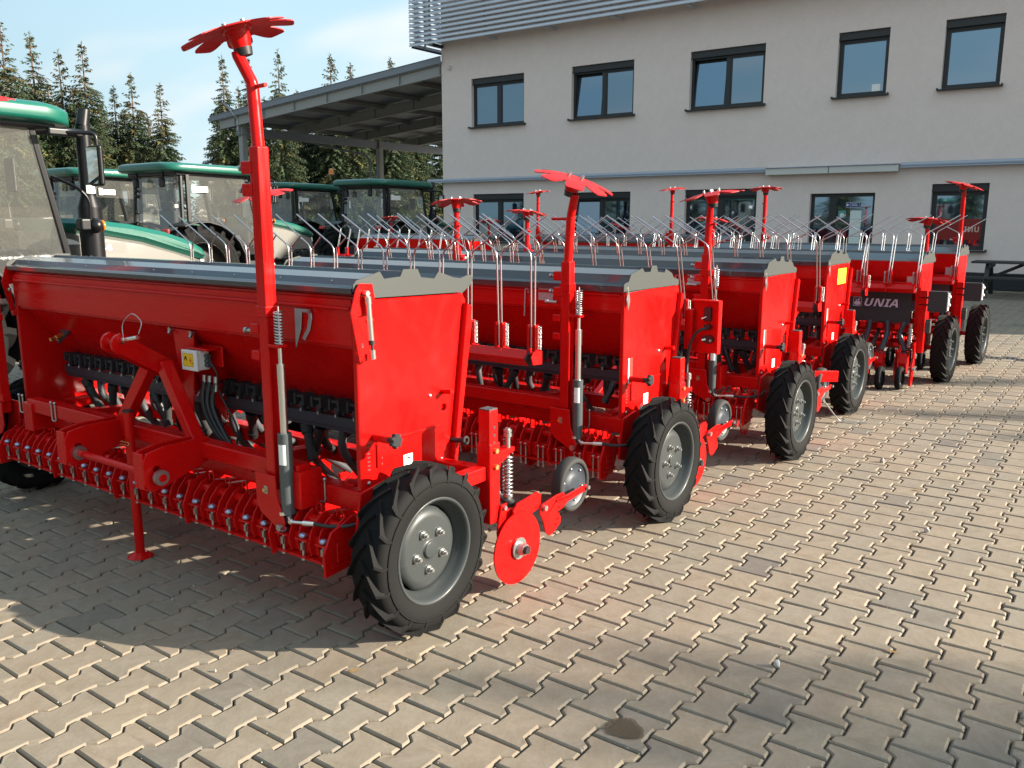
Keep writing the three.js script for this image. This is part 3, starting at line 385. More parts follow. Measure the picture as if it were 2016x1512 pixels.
    mesh('top_link_bracket', [...[-1, 1].map((s) => beam(top2.clone().add(V(s * 0.042, 0, 0)).addScaledVector(dir, -0.03), V(cx + s * 0.042, 0.7, -0.25), 0.01, 0.085, 0.003)), beam(top2.clone().addScaledVector(dir, 0.1).add(V(0, 0.036, 0)), V(cx, 0.736, -0.25), 0.09, 0.01, 0.003), ...[-1, 1].map((s) => new THREE.CylinderGeometry(0.046, 0.046, 0.016, 20).rotateZ(1.57).translate(cx + s * 0.042, 1.1, 0.39))], red, t);
    for (const s of [-1, 1]) mesh('headstock_leg', beam(V(cx + s * 0.05, 0.985, 0.19), V(cx + s * 0.31, 0.65, 0.215), 0.06, 0.06), red, t);
    mesh('hopper_strut', [plateX([[0.1, 1.14], [-0.02, 1.13], [-0.2, 0.72], [-0.1, 0.66], [0.02, 0.85]], cx + 0.09, 0.008), plateZ([[cx + 0.0, 1.14], [cx + 0.17, 1.14], [cx + 0.15, 0.95], [cx + 0.12, 0.7], [cx + 0.07, 0.7]], 0.098, 0.008)], red, t);
    mesh('strut_bolt', [[0.0, 1.135, 0.11], [0.17, 1.13, 0.11], [0.14, 0.84, 0.07]].map(([a, b, c]) => [hex(0.012, 0.02).rotateX(1.57).translate(cx + a, b, c), rod(V(cx + a, b, c), V(cx + a + 0.01, b - 0.02, c + 0.02), 0.008)]), zinc, t);
    mesh('top_link_pin', [rod(V(cx - 0.06, 1.095, 0.4), V(cx + 0.15, 1.135, 0.37), 0.0095), hex(0.014, 0.012).rotateZ(1.4).translate(cx + 0.06, 1.117, 0.385)], chrome, t);
    mesh('pin_lanyard', [hose([V(cx + 0.06, 1.12, 0.385), V(cx + 0.04, 1.19, 0.37), V(cx + 0.085, 1.235, 0.35), V(cx + 0.14, 1.2, 0.34), V(cx + 0.145, 1.15, 0.36)], 0.0022, 5)], zinc, t);
    const st = mesh('parking_stand', [rod(V(cx - 0.155, 0.012, 0.27), V(cx - 0.155, 0.74, 0.275), 0.0225, 0.0225, 18), new THREE.CylinderGeometry(0.03, 0.062, 0.024, 24).translate(cx - 0.155, 0.013, 0.27)], red, t);
    mesh('stand_cap', new THREE.CylinderGeometry(0.024, 0.024, 0.01, 18).translate(cx - 0.155, 0.744, 0.275), black, st); mesh('stand_clip', bend([V(cx - 0.185, 0.595, 0.295), V(cx - 0.185, 0.595, 0.31), V(cx - 0.105, 0.6, 0.31), V(cx - 0.105, 0.585, 0.31), V(cx - 0.185, 0.58, 0.31)], 0.0025, 0.006, 5), brass, st);
    // control box and hoses
    const cb = mesh('control_box', [rb(0.115, 0.092, 0.07, 0.3, 1.005, 0.105, 0.006), rb(0.12, 0.097, 0.012, 0.3, 1.005, 0.136, 0.004)], boxWhite, t);
    mesh('warning_label', sheet(0.082, 0.062).translate(0.294, 1.007, 0.1425), boxLabel, cb); mesh('cable_glands', [0.02, -0.002, -0.022].map((k) => rod(V(0.357, 1.005 + k, 0.09), V(0.385, 1.005 + k, 0.09), 0.011)), tubeGrey, cb);
    mesh('box_bracket', [rb(0.16, 0.012, 0.12, 0.33, 1.058, 0.06), rb(0.16, 0.1, 0.01, 0.34, 1.02, 0.04)], red, t);
    for (const [a, b] of [[0.28, 0.9], [0.36, 0.52], [0.43, 0.16]]) mesh('hydraulic_hose', hose([V(0.3 + b * 0.12, 0.9, 0.08), V(0.31 + b * 0.1, 0.8, 0.1), V(0.38 + b * 0.1, 0.68, 0.1), V(0.55 + a * 0.3, 0.59, 0.13), V(0.86, 0.56, 0.16)], 0.0115), black, t);
    mesh('hose_coupling', [[0.408, 0.9], [0.362, 0.9], [0.32, 0.9]].map(([a, b]) => rod(V(a, b - 0.04, 0.083), V(a, b + 0.03, 0.078), 0.011, 0.011, 8)), zinc, t);
    mesh('sensor_cable', [hose([V(0.385, 1.003, 0.09), V(0.42, 0.95, 0.08), V(0.4, 0.86, 0.06), V(0.52, 0.7, 0.06), V(0.62, 0.64, 0.14)], 0.005, 6), hose([V(-0.05, 0.86, 0.06), V(-0.06, 0.78, 0.1), V(-0.03, 0.72, 0.08), V(-0.01, 0.8, 0.06)], 0.0022, 5)], black, t);
    const fl = mesh('outlet_flange', [new THREE.CylinderGeometry(0.062, 0.062, 0.01, 3).rotateX(1.57 - 0.6).translate(-1.14, 1.0, -0.0)], slate, t);
    mesh('drain_cock', [rod(V(-1.14, 1.0, 0.0), V(-1.13, 0.985, 0.05), 0.016), rod(V(-1.13, 0.985, 0.05), V(-1.125, 0.98, 0.085), 0.01)], brass, fl);
  }
  if (!CC && !far) {
    for (const s of [-1, 1]) mesh('mount_block', rb(0.1, 0.16, 0.12, s * (hw - 0.27), 0.56, 0.19), red, t);
    if (A) { const q = mesh('level_scale', [plateZ([[1.06, 1.295], [1.16, 1.295], [1.165, 1.26], [1.15, 1.21], [1.115, 1.165], [1.1, 1.175], [1.13, 1.215], [1.145, 1.265], [1.14, 1.28], [1.105, 1.28], [1.095, 1.21], [1.06, 1.13]], 0.137, 0.004)], silverStrip, t); mesh('scale_bolt', hex(0.009, 0.01).rotateX(1.57).translate(1.155, 1.288, 0.142), zinc, q); }
    else mesh('gauge_pointer', [bend([V(hw - 0.62, 1.235 + dy, 0.135), V(hw - 0.62, 1.26 + dy, 0.14), V(hw - 0.64, 1.26 + dy, 0.14), V(hw - 0.645, 1.1 + dy, 0.142)], 0.004, 0.008), bx(0.1, 0.075, 0.004, hw - 0.5, 1.235 + dy, 0.134)], silverStrip, t);
  }
  // marker arms
  for (const m of o.markers) marker(t, { z: 0.25, side: Math.sign(m.x), bx: 0, bz: 0, peg: 0.05, lean: 0, ...m });
  // harrow with its tines folded up
  const hy = o.hy ?? 0.965, hz = o.hz ?? -1.05, hb = mesh('harrow_bar', [rb(2 * hw, 0.062, 0.062, 0, 0, 0, 0.006).rotateX(Math.PI / 4).translate(0, hy, hz), ...(CC ? [-0.2, 0.2] : [-0.7, 0.7]).map((k) => beam(V(k * hw, 0.56, -0.3), V(k * hw, hy - 0.02, hz), 0.045, 0.06))], red, t);
  for (const s of [-1, 1]) mesh('bar_cap', rb(0.008, 0.058, 0.058, 0, 0, 0, 0.002).rotateX(Math.PI / 4).translate(s * (hw + 0.005), hy, hz), blackMatt, hb);
  tines(t, -hw - 0.02, hw + 0.02, o.nt, hy, hz - 0.01, o.tk ?? 0);
  // outer coulter on its post at the right end, with press wheel
  if (!CC && !far) for (const s of [1]) {
    const px = hw + (A ? 0.245 : 0.085), pz = -0.4;
    const post = mesh('coulter_post', [rb(0.062, 0.36, 0.062, px, 0.67, pz, 0.005), rb(0.074, 0.36, 0.074, px, 0.525, pz, 0.006), rb(0.055, 0.065, 0.26, px - 0.01, 0.575, pz + 0.14, 0.006), beam(V(hw, 0.575, pz + 0.06), V(px, 0.575, pz + 0.04), 0.06), plateX([[0, 0.66], [-0.16, 0.655], [-0.16, 0.635], [-0.06, 0.6], [-0.02, 0.5]].map(([a, b]) => [a + pz, b]), px, 0.05), plateX([[0.0, 0.42], [-0.04, 0.42], [-0.02, 0.26], [0.02, 0.24], [0.03, 0.3]].map(([a, b]) => [a + pz - 0.03, b]), px + 0.045, 0.01)], red, t);
    mesh('post_cap', rb(0.058, 0.006, 0.058, px, 0.853, pz, 0.002), tubeGrey, post); mesh('post_holes', [0.705, 0.74, 0.775].map((y) => new THREE.CylinderGeometry(0.007, 0.007, 0.004, 12).rotateZ(1.57).translate(px + 0.031, y, pz + 0.0)), blackMatt, post);
    mesh('post_bolt', [0.672, 0.6].map((y) => hex(0.012, 0.016).rotateZ(1.57).translate(px + 0.042, y, pz)), brass, post); mesh('link_bolt', [hex(0.011, 0.016).rotateZ(1.57).translate(px + 0.054, 0.405, pz - 0.045), hex(0.011, 0.016).rotateZ(1.57).translate(px + 0.054, 0.265, pz - 0.03)], zinc, post);
    const sx = px + 0.012, sz = pz - 0.125;
    mesh('pressure_rod', [rod(V(sx, 0.42, sz), V(sx, 0.745, sz), 0.0115, 0.0115, 12), hex(0.019, 0.018).translate(sx, 0.715, sz), hex(0.019, 0.012).translate(sx, 0.733, sz), new THREE.CylinderGeometry(0.024, 0.024, 0.012, 16).translate(sx, 0.435, sz)], zinc, post); const cs = mesh('pressure_spring', SP.coil, wire, post); cs.position.set(sx, 0.44, sz);
    const dz = -0.52, dx = px + 0.07, dc = mesh('disc_coulter', [new THREE.CylinderGeometry(0.166, 0.166, 0.007, 48).rotateZ(1.57).rotateY(-0.04).translate(dx, 0.2, dz)], red, t);
    mesh('disc_flange', [new THREE.CylinderGeometry(0.048, 0.05, 0.01, 24).rotateZ(1.57).translate(dx + 0.009, 0.2, dz), new THREE.CylinderGeometry(0.026, 0.03, 0.034, 20).rotateZ(-1.57).translate(dx + 0.028, 0.2, dz)], zinc, dc); mesh('axle_cap', new THREE.CylinderGeometry(0.019, 0.02, 0.02, 18).rotateZ(-1.57).translate(dx + 0.05, 0.2, dz), black, dc);
    const holes = []; for (let k = 0; k < 8; k++) holes.push([-0.83 - 0.013 * (k % 4) + 0.006 * (k >> 2), 0.35 + 0.002 * (k % 4) - (k >> 2) * 0.014, 0.0042]);
    const seg = []; for (let k = 0; k < 6; k++) { const a = -0.55 + k * 0.26; holes.push([-0.735 - Math.cos(a) * 0.107, 0.298 - Math.sin(a) * 0.107, 0.0055]); }
    mesh('press_wheel_arm', [plateX([[-0.5, 0.325], [-0.49, 0.38], [-0.52, 0.405], [-0.68, 0.42], [-0.71, 0.4], [-0.7, 0.34], [-0.62, 0.325], [-0.5, 0.29]], dx - 0.006, 0.012), plateX([[-0.68, 0.32], [-0.7, 0.355], [-0.79, 0.366], [-0.83, 0.37], [-0.885, 0.366], [-0.9, 0.345], [-1.09, 0.355], [-1.105, 0.34], [-1.09, 0.322], [-0.92, 0.31], [-0.88, 0.29], [-0.83, 0.285], [-0.86, 0.25], [-0.855, 0.22], [-0.8, 0.19], [-0.76, 0.185], [-0.73, 0.21], [-0.71, 0.27]], dx + 0.008, 0.009, holes), beam(V(px, 0.36, pz - 0.03), V(dx - 0.01, 0.35, -0.56), 0.03, 0.06)], red, t);
    mesh('arm_bolt', [hex(0.014, 0.018).rotateZ(1.57).translate(dx + 0.02, 0.338, -0.71), hex(0.011, 0.018).rotateZ(1.57).translate(dx + 0.02, 0.34, -1.092)], zinc, t);
    const pw = mesh('press_wheel', [spin([[0.09, -0.03], [0.125, -0.034], [0.136, -0.024], [0.14, 0], [0.136, 0.024], [0.125, 0.034], [0.112, 0.032], [0.108, 0.022]], 40).translate(dx - 0.07, 0.345, -1.07)], rubberDusty, t);
    mesh('press_wheel_dish', [spin([[0.11, 0.024], [0.1, 0.02], [0.085, 0.012], [0.06, 0.012], [0.052, 0.022], [0.03, 0.024], [0.0, 0.024]], 40).translate(dx - 0.07, 0.345, -1.07)], slate, pw); mesh('dish_bolt', [0, 1, 2, 3, 4, 5].map((k) => new THREE.SphereGeometry(0.0065, 8, 6).translate(dx - 0.054, 0.345 + Math.sin(k * 1.047 + 0.3) * 0.088, -1.07 + Math.cos(k * 1.047 + 0.3) * 0.088)), zinc, pw);
    mesh('side_tube', [rod(V(hw - 0.1, 0.62, -0.35), V(px - 0.03, 0.45, pz - 0.09), 0.022), hose([V(px - 0.03, 0.45, pz - 0.09), V(px + 0.0, 0.41, pz - 0.13), V(px + 0.0, 0.35, pz - 0.19)], 0.026, 12)], black, t);
  }
  return t;
}

const row = 'seed drills of the row, front side to the camera';
drill({ kind: 'A', hw: 1.4, x: -3.85, z: -2.45, nt: 15, group: row, label: 'nearest red seed drill, with parking stand and white control box', markers: [{ x: 1.03, sq: 1.93, top: 2.32, bx: -0.055, bz: 0.03, tilt: 0.2, lean: 0.12, turn: 0.5, cyl: 0.0001, peg: 0.075 }, { x: -1.4, sq: 1.9, top: 2.28, tilt: -0.12, lean: 0.1, cyl: 0.0001, peg: -0.06 }] });
const d2 = drill({ kind: 'B', hw: 1.4, x: -3.64, z: -4.22, nt: 14, tk: 1, group: row, spin: 0.05, label: 'second red seed drill, red socket box behind its end panel', markers: [{ x: 1.12, sq: 1.43, top: 1.825, bx: 0.05, bz: 0.02, tilt: -0.35, lean: 0.06, turn: 0.2, cyl: -0.02, peg: -0.1 }, { x: -1.44, sq: 1.42, top: 1.8, tilt: 0.05, lean: 0.22, peg: 0.06, turn: 0.3 }] });
const d3 = drill({ kind: 'B', hw: 1.98, x: -4.06, z: -5.88, nt: 19, tk: 1, group: row, spin: 0.12, label: 'widest red seed drill, third in the row, grey folded lid', markers: [{ x: 1.62, sq: 1.42, top: 1.79, bx: 0.02, bz: 0.02, tilt: 0.22, lean: -0.08, turn: 0.8, cyl: 0.03, peg: 0.06 }, { x: -0.62, sq: 1.42, top: 1.77, tilt: 0.12, lean: -0.1, turn: 0.2, peg: 0.05 }] });
const d4 = drill({ kind: 'B', hw: 1.72, x: -3.88, z: -7.62, nt: 17, tk: 0, group: row, spin: 0.3, note: true, label: 'fourth red seed drill, yellow paper on its end panel', markers: [{ x: -1.3, sq: 1.4, top: 1.7, tilt: -0.05, lean: -0.12, turn: 0.1, peg: 0.05 }] });
{ // socket box on the second drill; a second folded harrow row; one tine of the fourth drill let down to the ground
  const b = mesh('socket_box', [rb(0.17, 0.32, 0.012, 1.56, 1.02, -0.62, 0.004), rb(0.014, 0.32, 0.05, 1.645, 1.02, -0.6, 0.004), rb(0.17, 0.012, 0.05, 1.56, 1.176, -0.6, 0.004), rb(0.05, 0.24, 0.05, 1.46, 1.0, -0.6, 0.004)], red, d2);
  mesh('socket', [rb(0.045, 0.085, 0.02, 1.57, 1.095, -0.606, 0.006), new THREE.CylinderGeometry(0.02, 0.02, 0.03, 16).rotateX(1.57).translate(1.575, 1.02, -0.6), new THREE.CylinderGeometry(0.026, 0.026, 0.014, 16).scale(1.5, 0.6, 1).rotateX(1.57).translate(1.575, 0.945, -0.608)], black, b);
  mesh('socket_lever', [rod(V(1.565, 1.08, -0.595), V(1.545, 1.07, -0.57), 0.005), rod(V(1.565, 0.945, -0.6), V(1.545, 0.94, -0.59), 0.008), rod(V(1.595, 0.945, -0.6), V(1.6, 0.94, -0.585), 0.008)], chrome, b);
  mesh('socket_cable', hose([V(1.575, 1.015, -0.585), V(1.54, 1.0, -0.56), V(1.49, 0.93, -0.56), V(1.475, 0.8, -0.55), V(1.48, 0.7, -0.52), V(1.44, 0.66, -0.48)], 0.009), black, b);
  tines(d2, -1.3, 0.3, 7, 0.965, -1.12, 2, -1, false);
  const L = (x, y, z) => V(x + 4.06, y, z + 5.88);
  mesh('holder_arm', [beam(L(-2.12, 0.43, -6.72), L(-1.88, 0.42, -7.0), 0.035, 0.09), beam(L(-2.1, 0.5, -6.4), L(-2.12, 0.44, -6.75), 0.05, 0.07)], red, d3);
  mesh('tine_holder', [beam(L(-2.03, 0.4, -6.98), L(-2.0, 0.22, -7.0), 0.03, 0.05), plateX([[0.03, 0.42], [-0.05, 0.42], [-0.04, 0.3], [0.0, 0.26]], 4.06 - 1.99, 0.012).translate(0, 0, -1.1)], red, d3);
  const sp = mesh('tine_spring', SP.tine, wire, d3); sp.position.copy(L(-2.015, 0.21, -7.0)); sp.rotation.set(-0.1, 0, -0.1);
  mesh('harrow_tine', [bend([L(-2.02, 0.3, -7.0), L(-1.985, 0.2, -7.02), L(-1.885, 0.012, -7.19), L(-1.69, 0.009, -7.275)], 0.0045, 0.02, 7), bend([L(-2.0, 0.3, -6.98), L(-1.965, 0.2, -7.0), L(-1.88, 0.012, -7.17)], 0.0045, 0.02, 7)], wire, d3);
}
// the last drills of the row stand the other way round: their rear side shows
function rearDetails(t, hw, text) {
  const cz = -0.46;
  const cover = mesh('rear_cover', [rb(2 * hw - 0.1, 0.3, 0.02, 0, 0.82, cz, 0.006).applyMatrix4(new THREE.Matrix4()), rb(2 * hw - 0.1, 0.05, 0.06, 0, 0.965, cz + 0.02, 0.01).rotateX(0), rb(2 * hw - 0.1, 0.05, 0.05, 0, 0.655, cz + 0.015, 0.008)], text ? blackMatt : slate, t);
  if (text) mesh('maker_name', sheet(0.52, 0.13).rotateY(Math.PI).translate(-hw + 0.36, 0.825, cz - 0.0135), uniaMat, cover);
  mesh('rear_frame', [rb(2 * hw, 0.07, 0.06, 0, 1.01, cz - 0.04, 0.006), ...[-1, 1].map((s) => rb(0.07, 0.62, 0.07, s * (hw + 0.06), 0.66, cz - 0.03, 0.006))], red, t);
  mesh('rear_decal', [bx(0.12, 0.05, 0.003, -hw + 0.45, 1.125, -0.5), bx(0.09, 0.16, 0.003, -hw + 0.06, 1.1, -0.5)], silverStrip, t);
  for (const s of [-1, 1]) {
    const lb = mesh('light_board', [rb(0.17, 0.2, 0.07, s * (hw + 0.2), 0.87, cz - 0.08, 0.006), rb(0.12, 0.02, 0.03, s * (hw + 0.08), 0.9, cz - 0.05), rb(0.12, 0.02, 0.03, s * (hw + 0.08), 0.83, cz - 0.05)], blackMatt, t);
    mesh('lamp_lens', [rb(0.012, 0.17, 0.06, s * (hw + 0.29), 0.87, cz - 0.08, 0.004), new THREE.SphereGeometry(0.02, 10, 8).translate(s * (hw + 0.295), 0.92, cz - 0.08), new THREE.SphereGeometry(0.02, 10, 8).translate(s * (hw + 0.295), 0.84, cz - 0.08)], boxWhite, lb);
    mesh('marker_plate', plateX([[0, 0], [-0.05, 0.0], [-0.05, 0.1], [-0.02, 0.13], [0, 0.13]].map(([a, b]) => [a + cz - 0.06, b + 0.56]), s * (hw + 0.13), 0.05), capGrey, t);
    const pr = mesh('pressure_rod', [rod(V(s * (hw - 0.02), 0.42, cz - 0.1), V(s * (hw - 0.02), 0.64, cz - 0.1), 0.011), hex(0.019, 0.03).translate(s * (hw - 0.02), 0.62, cz - 0.1)], zinc, t), sp = mesh('pressure_spring', SP.coil, wire, pr); sp.position.set(s * (hw - 0.02), 0.4, cz - 0.1);
    mesh('link_plate', plateX([[0, 0.46], [-0.05, 0.44], [-0.04, 0.3], [-0.09, 0.22], [-0.1, 0.03], [-0.03, 0.02], [0.02, 0.28]].map(([a, b]) => [a + cz - 0.1, b]), s * (hw + 0.03), 0.02), red, t); mesh('link_bolt', hex(0.02, 0.03).rotateZ(1.57).translate(s * (hw + 0.05), 0.2, cz - 0.17), zinc, t);
  }
  const n = Math.round(2 * hw / 0.165);
  for (let i = 0; i < n; i++) {
    const x = -hw + 0.1 + i * (2 * hw - 0.2) / (n - 1), z = cz - 0.08 - (i & 1) * 0.09;
    mesh('drop_tube', [hose([V(x, 0.64, cz), V(x + rr(-0.03, 0.03), 0.52, cz - 0.04), V(x + (i % 3 - 1) * 0.04, 0.36, z)], 0.026, 12), ...[0, 1, 2].map((k) => new THREE.TorusGeometry(0.03, 0.007, 6, 14).rotateX(1.57).translate(x + (i % 3 - 1) * 0.04, 0.345 - k * 0.016, z))], slate, t);
    mesh('coulter_body', [plateX([[0.06, 0.35], [-0.07, 0.34], [-0.1, 0.25], [-0.06, 0.16], [0.05, 0.12]].map(([a, b]) => [a + z, b]), x + (i % 3 - 1) * 0.04, 0.07), beam(V(x, 0.5, cz - 0.02), V(x, 0.3, z - 0.03), 0.03, 0.05), rb(0.05, 0.05, 0.05, x + 0.05, 0.6, cz - 0.06), rb(0.05, 0.03, 0.06, x + 0.05, 0.42, cz - 0.06)], red, t);
    const pw = mesh('press_wheel', spin([[0.07, -0.02], [0.1, -0.028], [0.112, -0.018], [0.115, 0], [0.112, 0.018], [0.1, 0.028], [0.07, 0.02]], 28).translate(x - 0.05, 0.116, z - 0.19), rubber, t); mesh('wheel_dish', spin([[0.075, -0.012], [0.03, 0.01], [0.0, 0.012]], 20).translate(x - 0.05, 0.116, z - 0.19), slate, pw); mesh('wheel_arm', beam(V(x - 0.01, 0.24, z - 0.04), V(x - 0.01, 0.12, z - 0.19), 0.014, 0.035), red, t);
  }
}
const rowBack = 'seed drills of the row, rear side to the camera';
const d5 = drill({ kind: 'C', hw: 1.42, x: -3.19, z: -9.72, turn: Math.PI, nt: 12, tk: 1, dy: -0.05, hy: 0.985, hz: -0.62, group: rowBack, label: 'seed drill with the white maker name on its black rear cover', markers: [{ x: -1.33, sq: 1.3, top: 1.62, tilt: 0.06, lean: 0.14, peg: 0.04, z: 0.2 }, { x: 1.05, sq: 1.3, top: 1.63, tilt: 0.1, lean: 0.1, peg: 0.04, z: 0.2 }] });
const d6 = drill({ kind: 'C', hw: 1.42, x: -3.1, z: -11.2, turn: Math.PI, nt: 12, tk: 1, dy: -0.02, hy: 0.985, hz: -0.62, group: rowBack, label: 'last red seed drill of the row, nearest to the drain channel', markers: [{ x: -1.32, sq: 1.5, top: 2.02, tilt: 0.26, lean: 0.06, peg: 0.04, z: 0.2 }, { x: 1.05, sq: 1.5, top: 2.03, tilt: -0.05, lean: 0.08, peg: 0.04, z: 0.2 }] });
rearDetails(d5, 1.42, true); rearDetails(d6, 1.42, false);
mesh('model_number', sheet(0.12, 0.07).rotateY(Math.PI).translate(-1.05, 1.165, -0.533), std(C(1, 1, 1), 0.5, 0, { map: canvasTex(128, 64, (g, w, h) => { g.fillStyle = '#b3191b'; g.fillRect(0, 0, w, h); g.fillStyle = '#f2f2f2'; g.font = 'bold 54px sans-serif'; g.fillText('30', 22, 52); }) }), d6);
const back = 'seed drills half hidden behind the row';
drill({ kind: 'B', far: true, hw: 1.4, x: -7.45, z: -12.95, nt: 12, tk: 1, group: back, label: 'half hidden seed drill with two high markers in front of the wall', markers: [{ x: 1.32, sq: 1.5, top: 2.1, tilt: 0.05, lean: 0.1, peg: 0.05 }, { x: -1.25, sq: 1.5, top: 2.1, tilt: 0.1, lean: 0.06, peg: 0.05 }] });
drill({ kind: 'B', far: true, hw: 1.4, x: -11.15, z: -12.6, nt: 12, tk: 1, turn: Math.PI, group: back, label: 'half hidden seed drill in front of the last tractor cab', markers: [{ x: -1.25, sq: 1.35, top: 1.6, tilt: -0.1, lean: 0.12, peg: 0.05 }, { x: 1.25, sq: 1.35, top: 1.66, tilt: -0.12, lean: 0.1, peg: 0.05 }] });
drill({ kind: 'B', far: true, hw: 1.4, x: -7.3, z: -15.1, nt: 12, tk: 1, turn: Math.PI, group: back, label: 'half hidden seed drill with low markers nearest to the wall', markers: [{ x: 1.2, sq: 1.3, top: 1.5, tilt: 0.3, lean: 0.1, peg: 0.05 }, { x: -1.25, sq: 1.3, top: 1.5, tilt: 0.1, lean: 0.1, peg: 0.05 }] });

// ------------------------------------------------------------------ office building
const FZ = -23.5;
const plaster = std(C(0.86, 0.725, 0.67), 0.92, 0, { map: tex(512, (u, v) => { const k = 0.93 + 0.015 * tn(u, v, 7, 1) + 0.025 * tn(u, v, 60, 2) + 0.06 * (rnd() - 0.5); return [k, k * 0.995, k * 0.985]; }, 1, true), bumpMap: grain, bumpScale: 0.0015 });
const anthracite = std(C(0.016, 0.0165, 0.018), 0.45);
const paneGlass = phy(C(0.01, 0.014, 0.022), 0.03, { ior: 3.6, specularColor: C(0.62, 0.82, 1), bumpMap: tex(128, (u, v) => 0.5 + 0.4 * tn(u, v, 3, 5), 0.4), bumpScale: 0.0012 });
const awningGrey = std(C(0.34, 0.37, 0.42), 0.45, 0.2);
const boxBeige = std(C(0.56, 0.54, 0.5), 0.7);
const louvreM = std(C(0.5, 0.52, 0.56), 0.4, 0.35);
const bld = thing('office_building', 'two-storey beige rendered office building with dark framed windows', 'building', [0, 0, FZ]);
const uvScale = (g, k) => { const uv = g.attributes.uv; for (let i = 0; i < uv.count; i++) uv.setXY(i, uv.getX(i) * k, uv.getY(i) * k); return g; };
const WIN = [[-18.82, -16.66, 4.70, 6.27, 2], [-14.86, -12.7, 4.70, 6.27, 2, 1], [-10.92, -8.76, 4.70, 6.28, 2, 1], [-6.87, -5.64, 4.72, 6.3, 1], [-4.4, -3.15, 4.72, 6.3, 1], [-0.9, 1.2, 4.72, 6.3, 2], [3, 5.1, 4.72, 6.3, 2],
  [-18.78, -16.66, 0.92, 2.51, 2], [-14.87, -12.72, 0.92, 2.49, 2, 1], [-10.94, -8.8, 0.92, 2.5, 2], [-4.39, -3.14, 0.92, 2.51, 1], [-0.9, 1.2, 0.92, 2.5, 2]];
{
  const s = new THREE.Shape([[-20.12, 0.4], [16, 0.4], [16, 10.2], [-20.12, 10.2]].map((p) => new THREE.Vector2(...p)));
  const hole = (x0, x1, y0, y1) => { const h = new THREE.Path(); h.moveTo(x0, y0); h.lineTo(x0, y1); h.lineTo(x1, y1); h.lineTo(x1, y0); h.closePath(); s.holes.push(h); };
  for (const [x0, x1, y0, y1] of WIN) hole(x0, x1, y0, y1);
  s.holes.push((() => { const h = new THREE.Path(); h.moveTo(-7.34, 0.4001); h.lineTo(-7.34, 2.33); h.lineTo(-5.7, 2.33); h.lineTo(-5.7, 0.4001); h.closePath(); return h; })());
  mesh('wall', [uvScale(new THREE.ExtrudeGeometry(s, { depth: 0.34, bevelEnabled: false }).translate(0, 0, -0.34), 0.7), bx(0.34, 9.8, 14.6, -19.95, 5.3, -7.65), bx(36, 9.8, 0.3, -2, 5.3, -15)], plaster, bld);
  mesh('plinth', [bx(12.78, 0.4, 0.36, -13.735, 0.2, -0.17), bx(21.7, 0.4, 0.36, 5.15, 0.2, -0.17)], blackMatt, bld);
  mesh('flat_roof', bx(36.1, 0.3, 15, -2.05, 10.35, -7.4), anthracite, bld);
  mesh('floor_slab', [bx(35, 0.2, 14, -2, 3.4, -7.6), bx(35, 0.3, 14, -2, 0.1, -7.6), bx(35, 6.5, 0.2, -2, 6.8, -4.2), bx(35, 3, 0.2, -2, 1.8, -4.2)], std(C(0.08, 0.075, 0.07), 0.9), bld);
}
function windowIn([x0, x1, y0, y1, n, tilt], i) {
  const w = x1 - x0, h = y1 - y0, cx = (x0 + x1) / 2, f = 0.07, z = -0.17, bxh = 0.17, yt = y1 - bxh;
  const fr = mesh('window', [rb(f, yt - y0, 0.08, x0 + f / 2, (y0 + yt) / 2, z, 0.006), rb(f, yt - y0, 0.08, x1 - f / 2, (y0 + yt) / 2, z, 0.006), rb(w, f, 0.082, cx, y0 + f / 2, z, 0.006), rb(w, f, 0.082, cx, yt - f / 2, z, 0.006), ...(n === 2 ? [rb(0.13, yt - y0 - 2 * f, 0.084, cx, (y0 + yt) / 2, z, 0.006)] : [])], anthracite, bld);
  mesh('roller_blind_box', [rb(w, bxh, 0.11, cx, y1 - bxh / 2, z + 0.05, 0.01), bx(w, 0.02, 0.03, cx, yt - 0.005, z + 0.12)], anthracite, fr);
  mesh('sill', [rb(w + 0.14, 0.035, 0.26, cx, y0 - 0.018, 0.0, 0.006), rb(0.03, 0.05, 0.24, x0 - 0.06, y0 + 0.005, 0.0, 0.004), rb(0.03, 0.05, 0.24, x1 + 0.06, y0 + 0.005, 0, 0.004)], anthracite, fr);
  for (let k = 0; k < n; k++) {
    const a = n === 1 ? x0 + f : k ? cx + 0.065 : x0 + f, b = n === 1 ? x1 - f : k ? x1 - f : cx - 0.065, ph = yt - y0 - 2 * f, sash = new THREE.Group();
    const p = mesh('pane', bx(b - a - 0.06, ph - 0.05, 0.012, 0, ph / 2, 0), paneGlass, fr), sh = mesh('sash', [bx(0.04, ph, 0.05, -(b - a) / 2 + 0.02, ph / 2, 0), bx(0.04, ph, 0.05, (b - a) / 2 - 0.02, ph / 2, 0), bx(b - a - 0.08, 0.04, 0.05, 0, 0.02, 0), bx(b - a - 0.08, 0.04, 0.05, 0, ph - 0.02, 0)], anthracite, fr);
    for (const q of [p, sh]) { q.position.set((a + b) / 2, y0 + f, z + 0.004); if (tilt && k === 0) q.rotation.x = -0.11; }
  }
  return fr;
}
const wins = WIN.map(windowIn);
mesh('window_card', bx(0.2, 0.2, 0.004, -5.92, 4.9, -0.155), white, wins[3]);
mesh('window_banner', sheet(1.06, 0.5).translate(-3.765, 1.42, -0.158), std(C(1, 1, 1), 0.25, 0, { map: canvasTex(512, 240, (g, w, h) => { g.fillStyle = '#7d1612'; g.fillRect(0, 0, w, h); g.fillStyle = '#c9a79b'; g.font = 'bold 88px sans-serif'; g.save(); g.translate(490, 150); g.scale(-1, 1); g.fillText('UNIA', 0, 0); g.restore(); }) }), wins[10]);
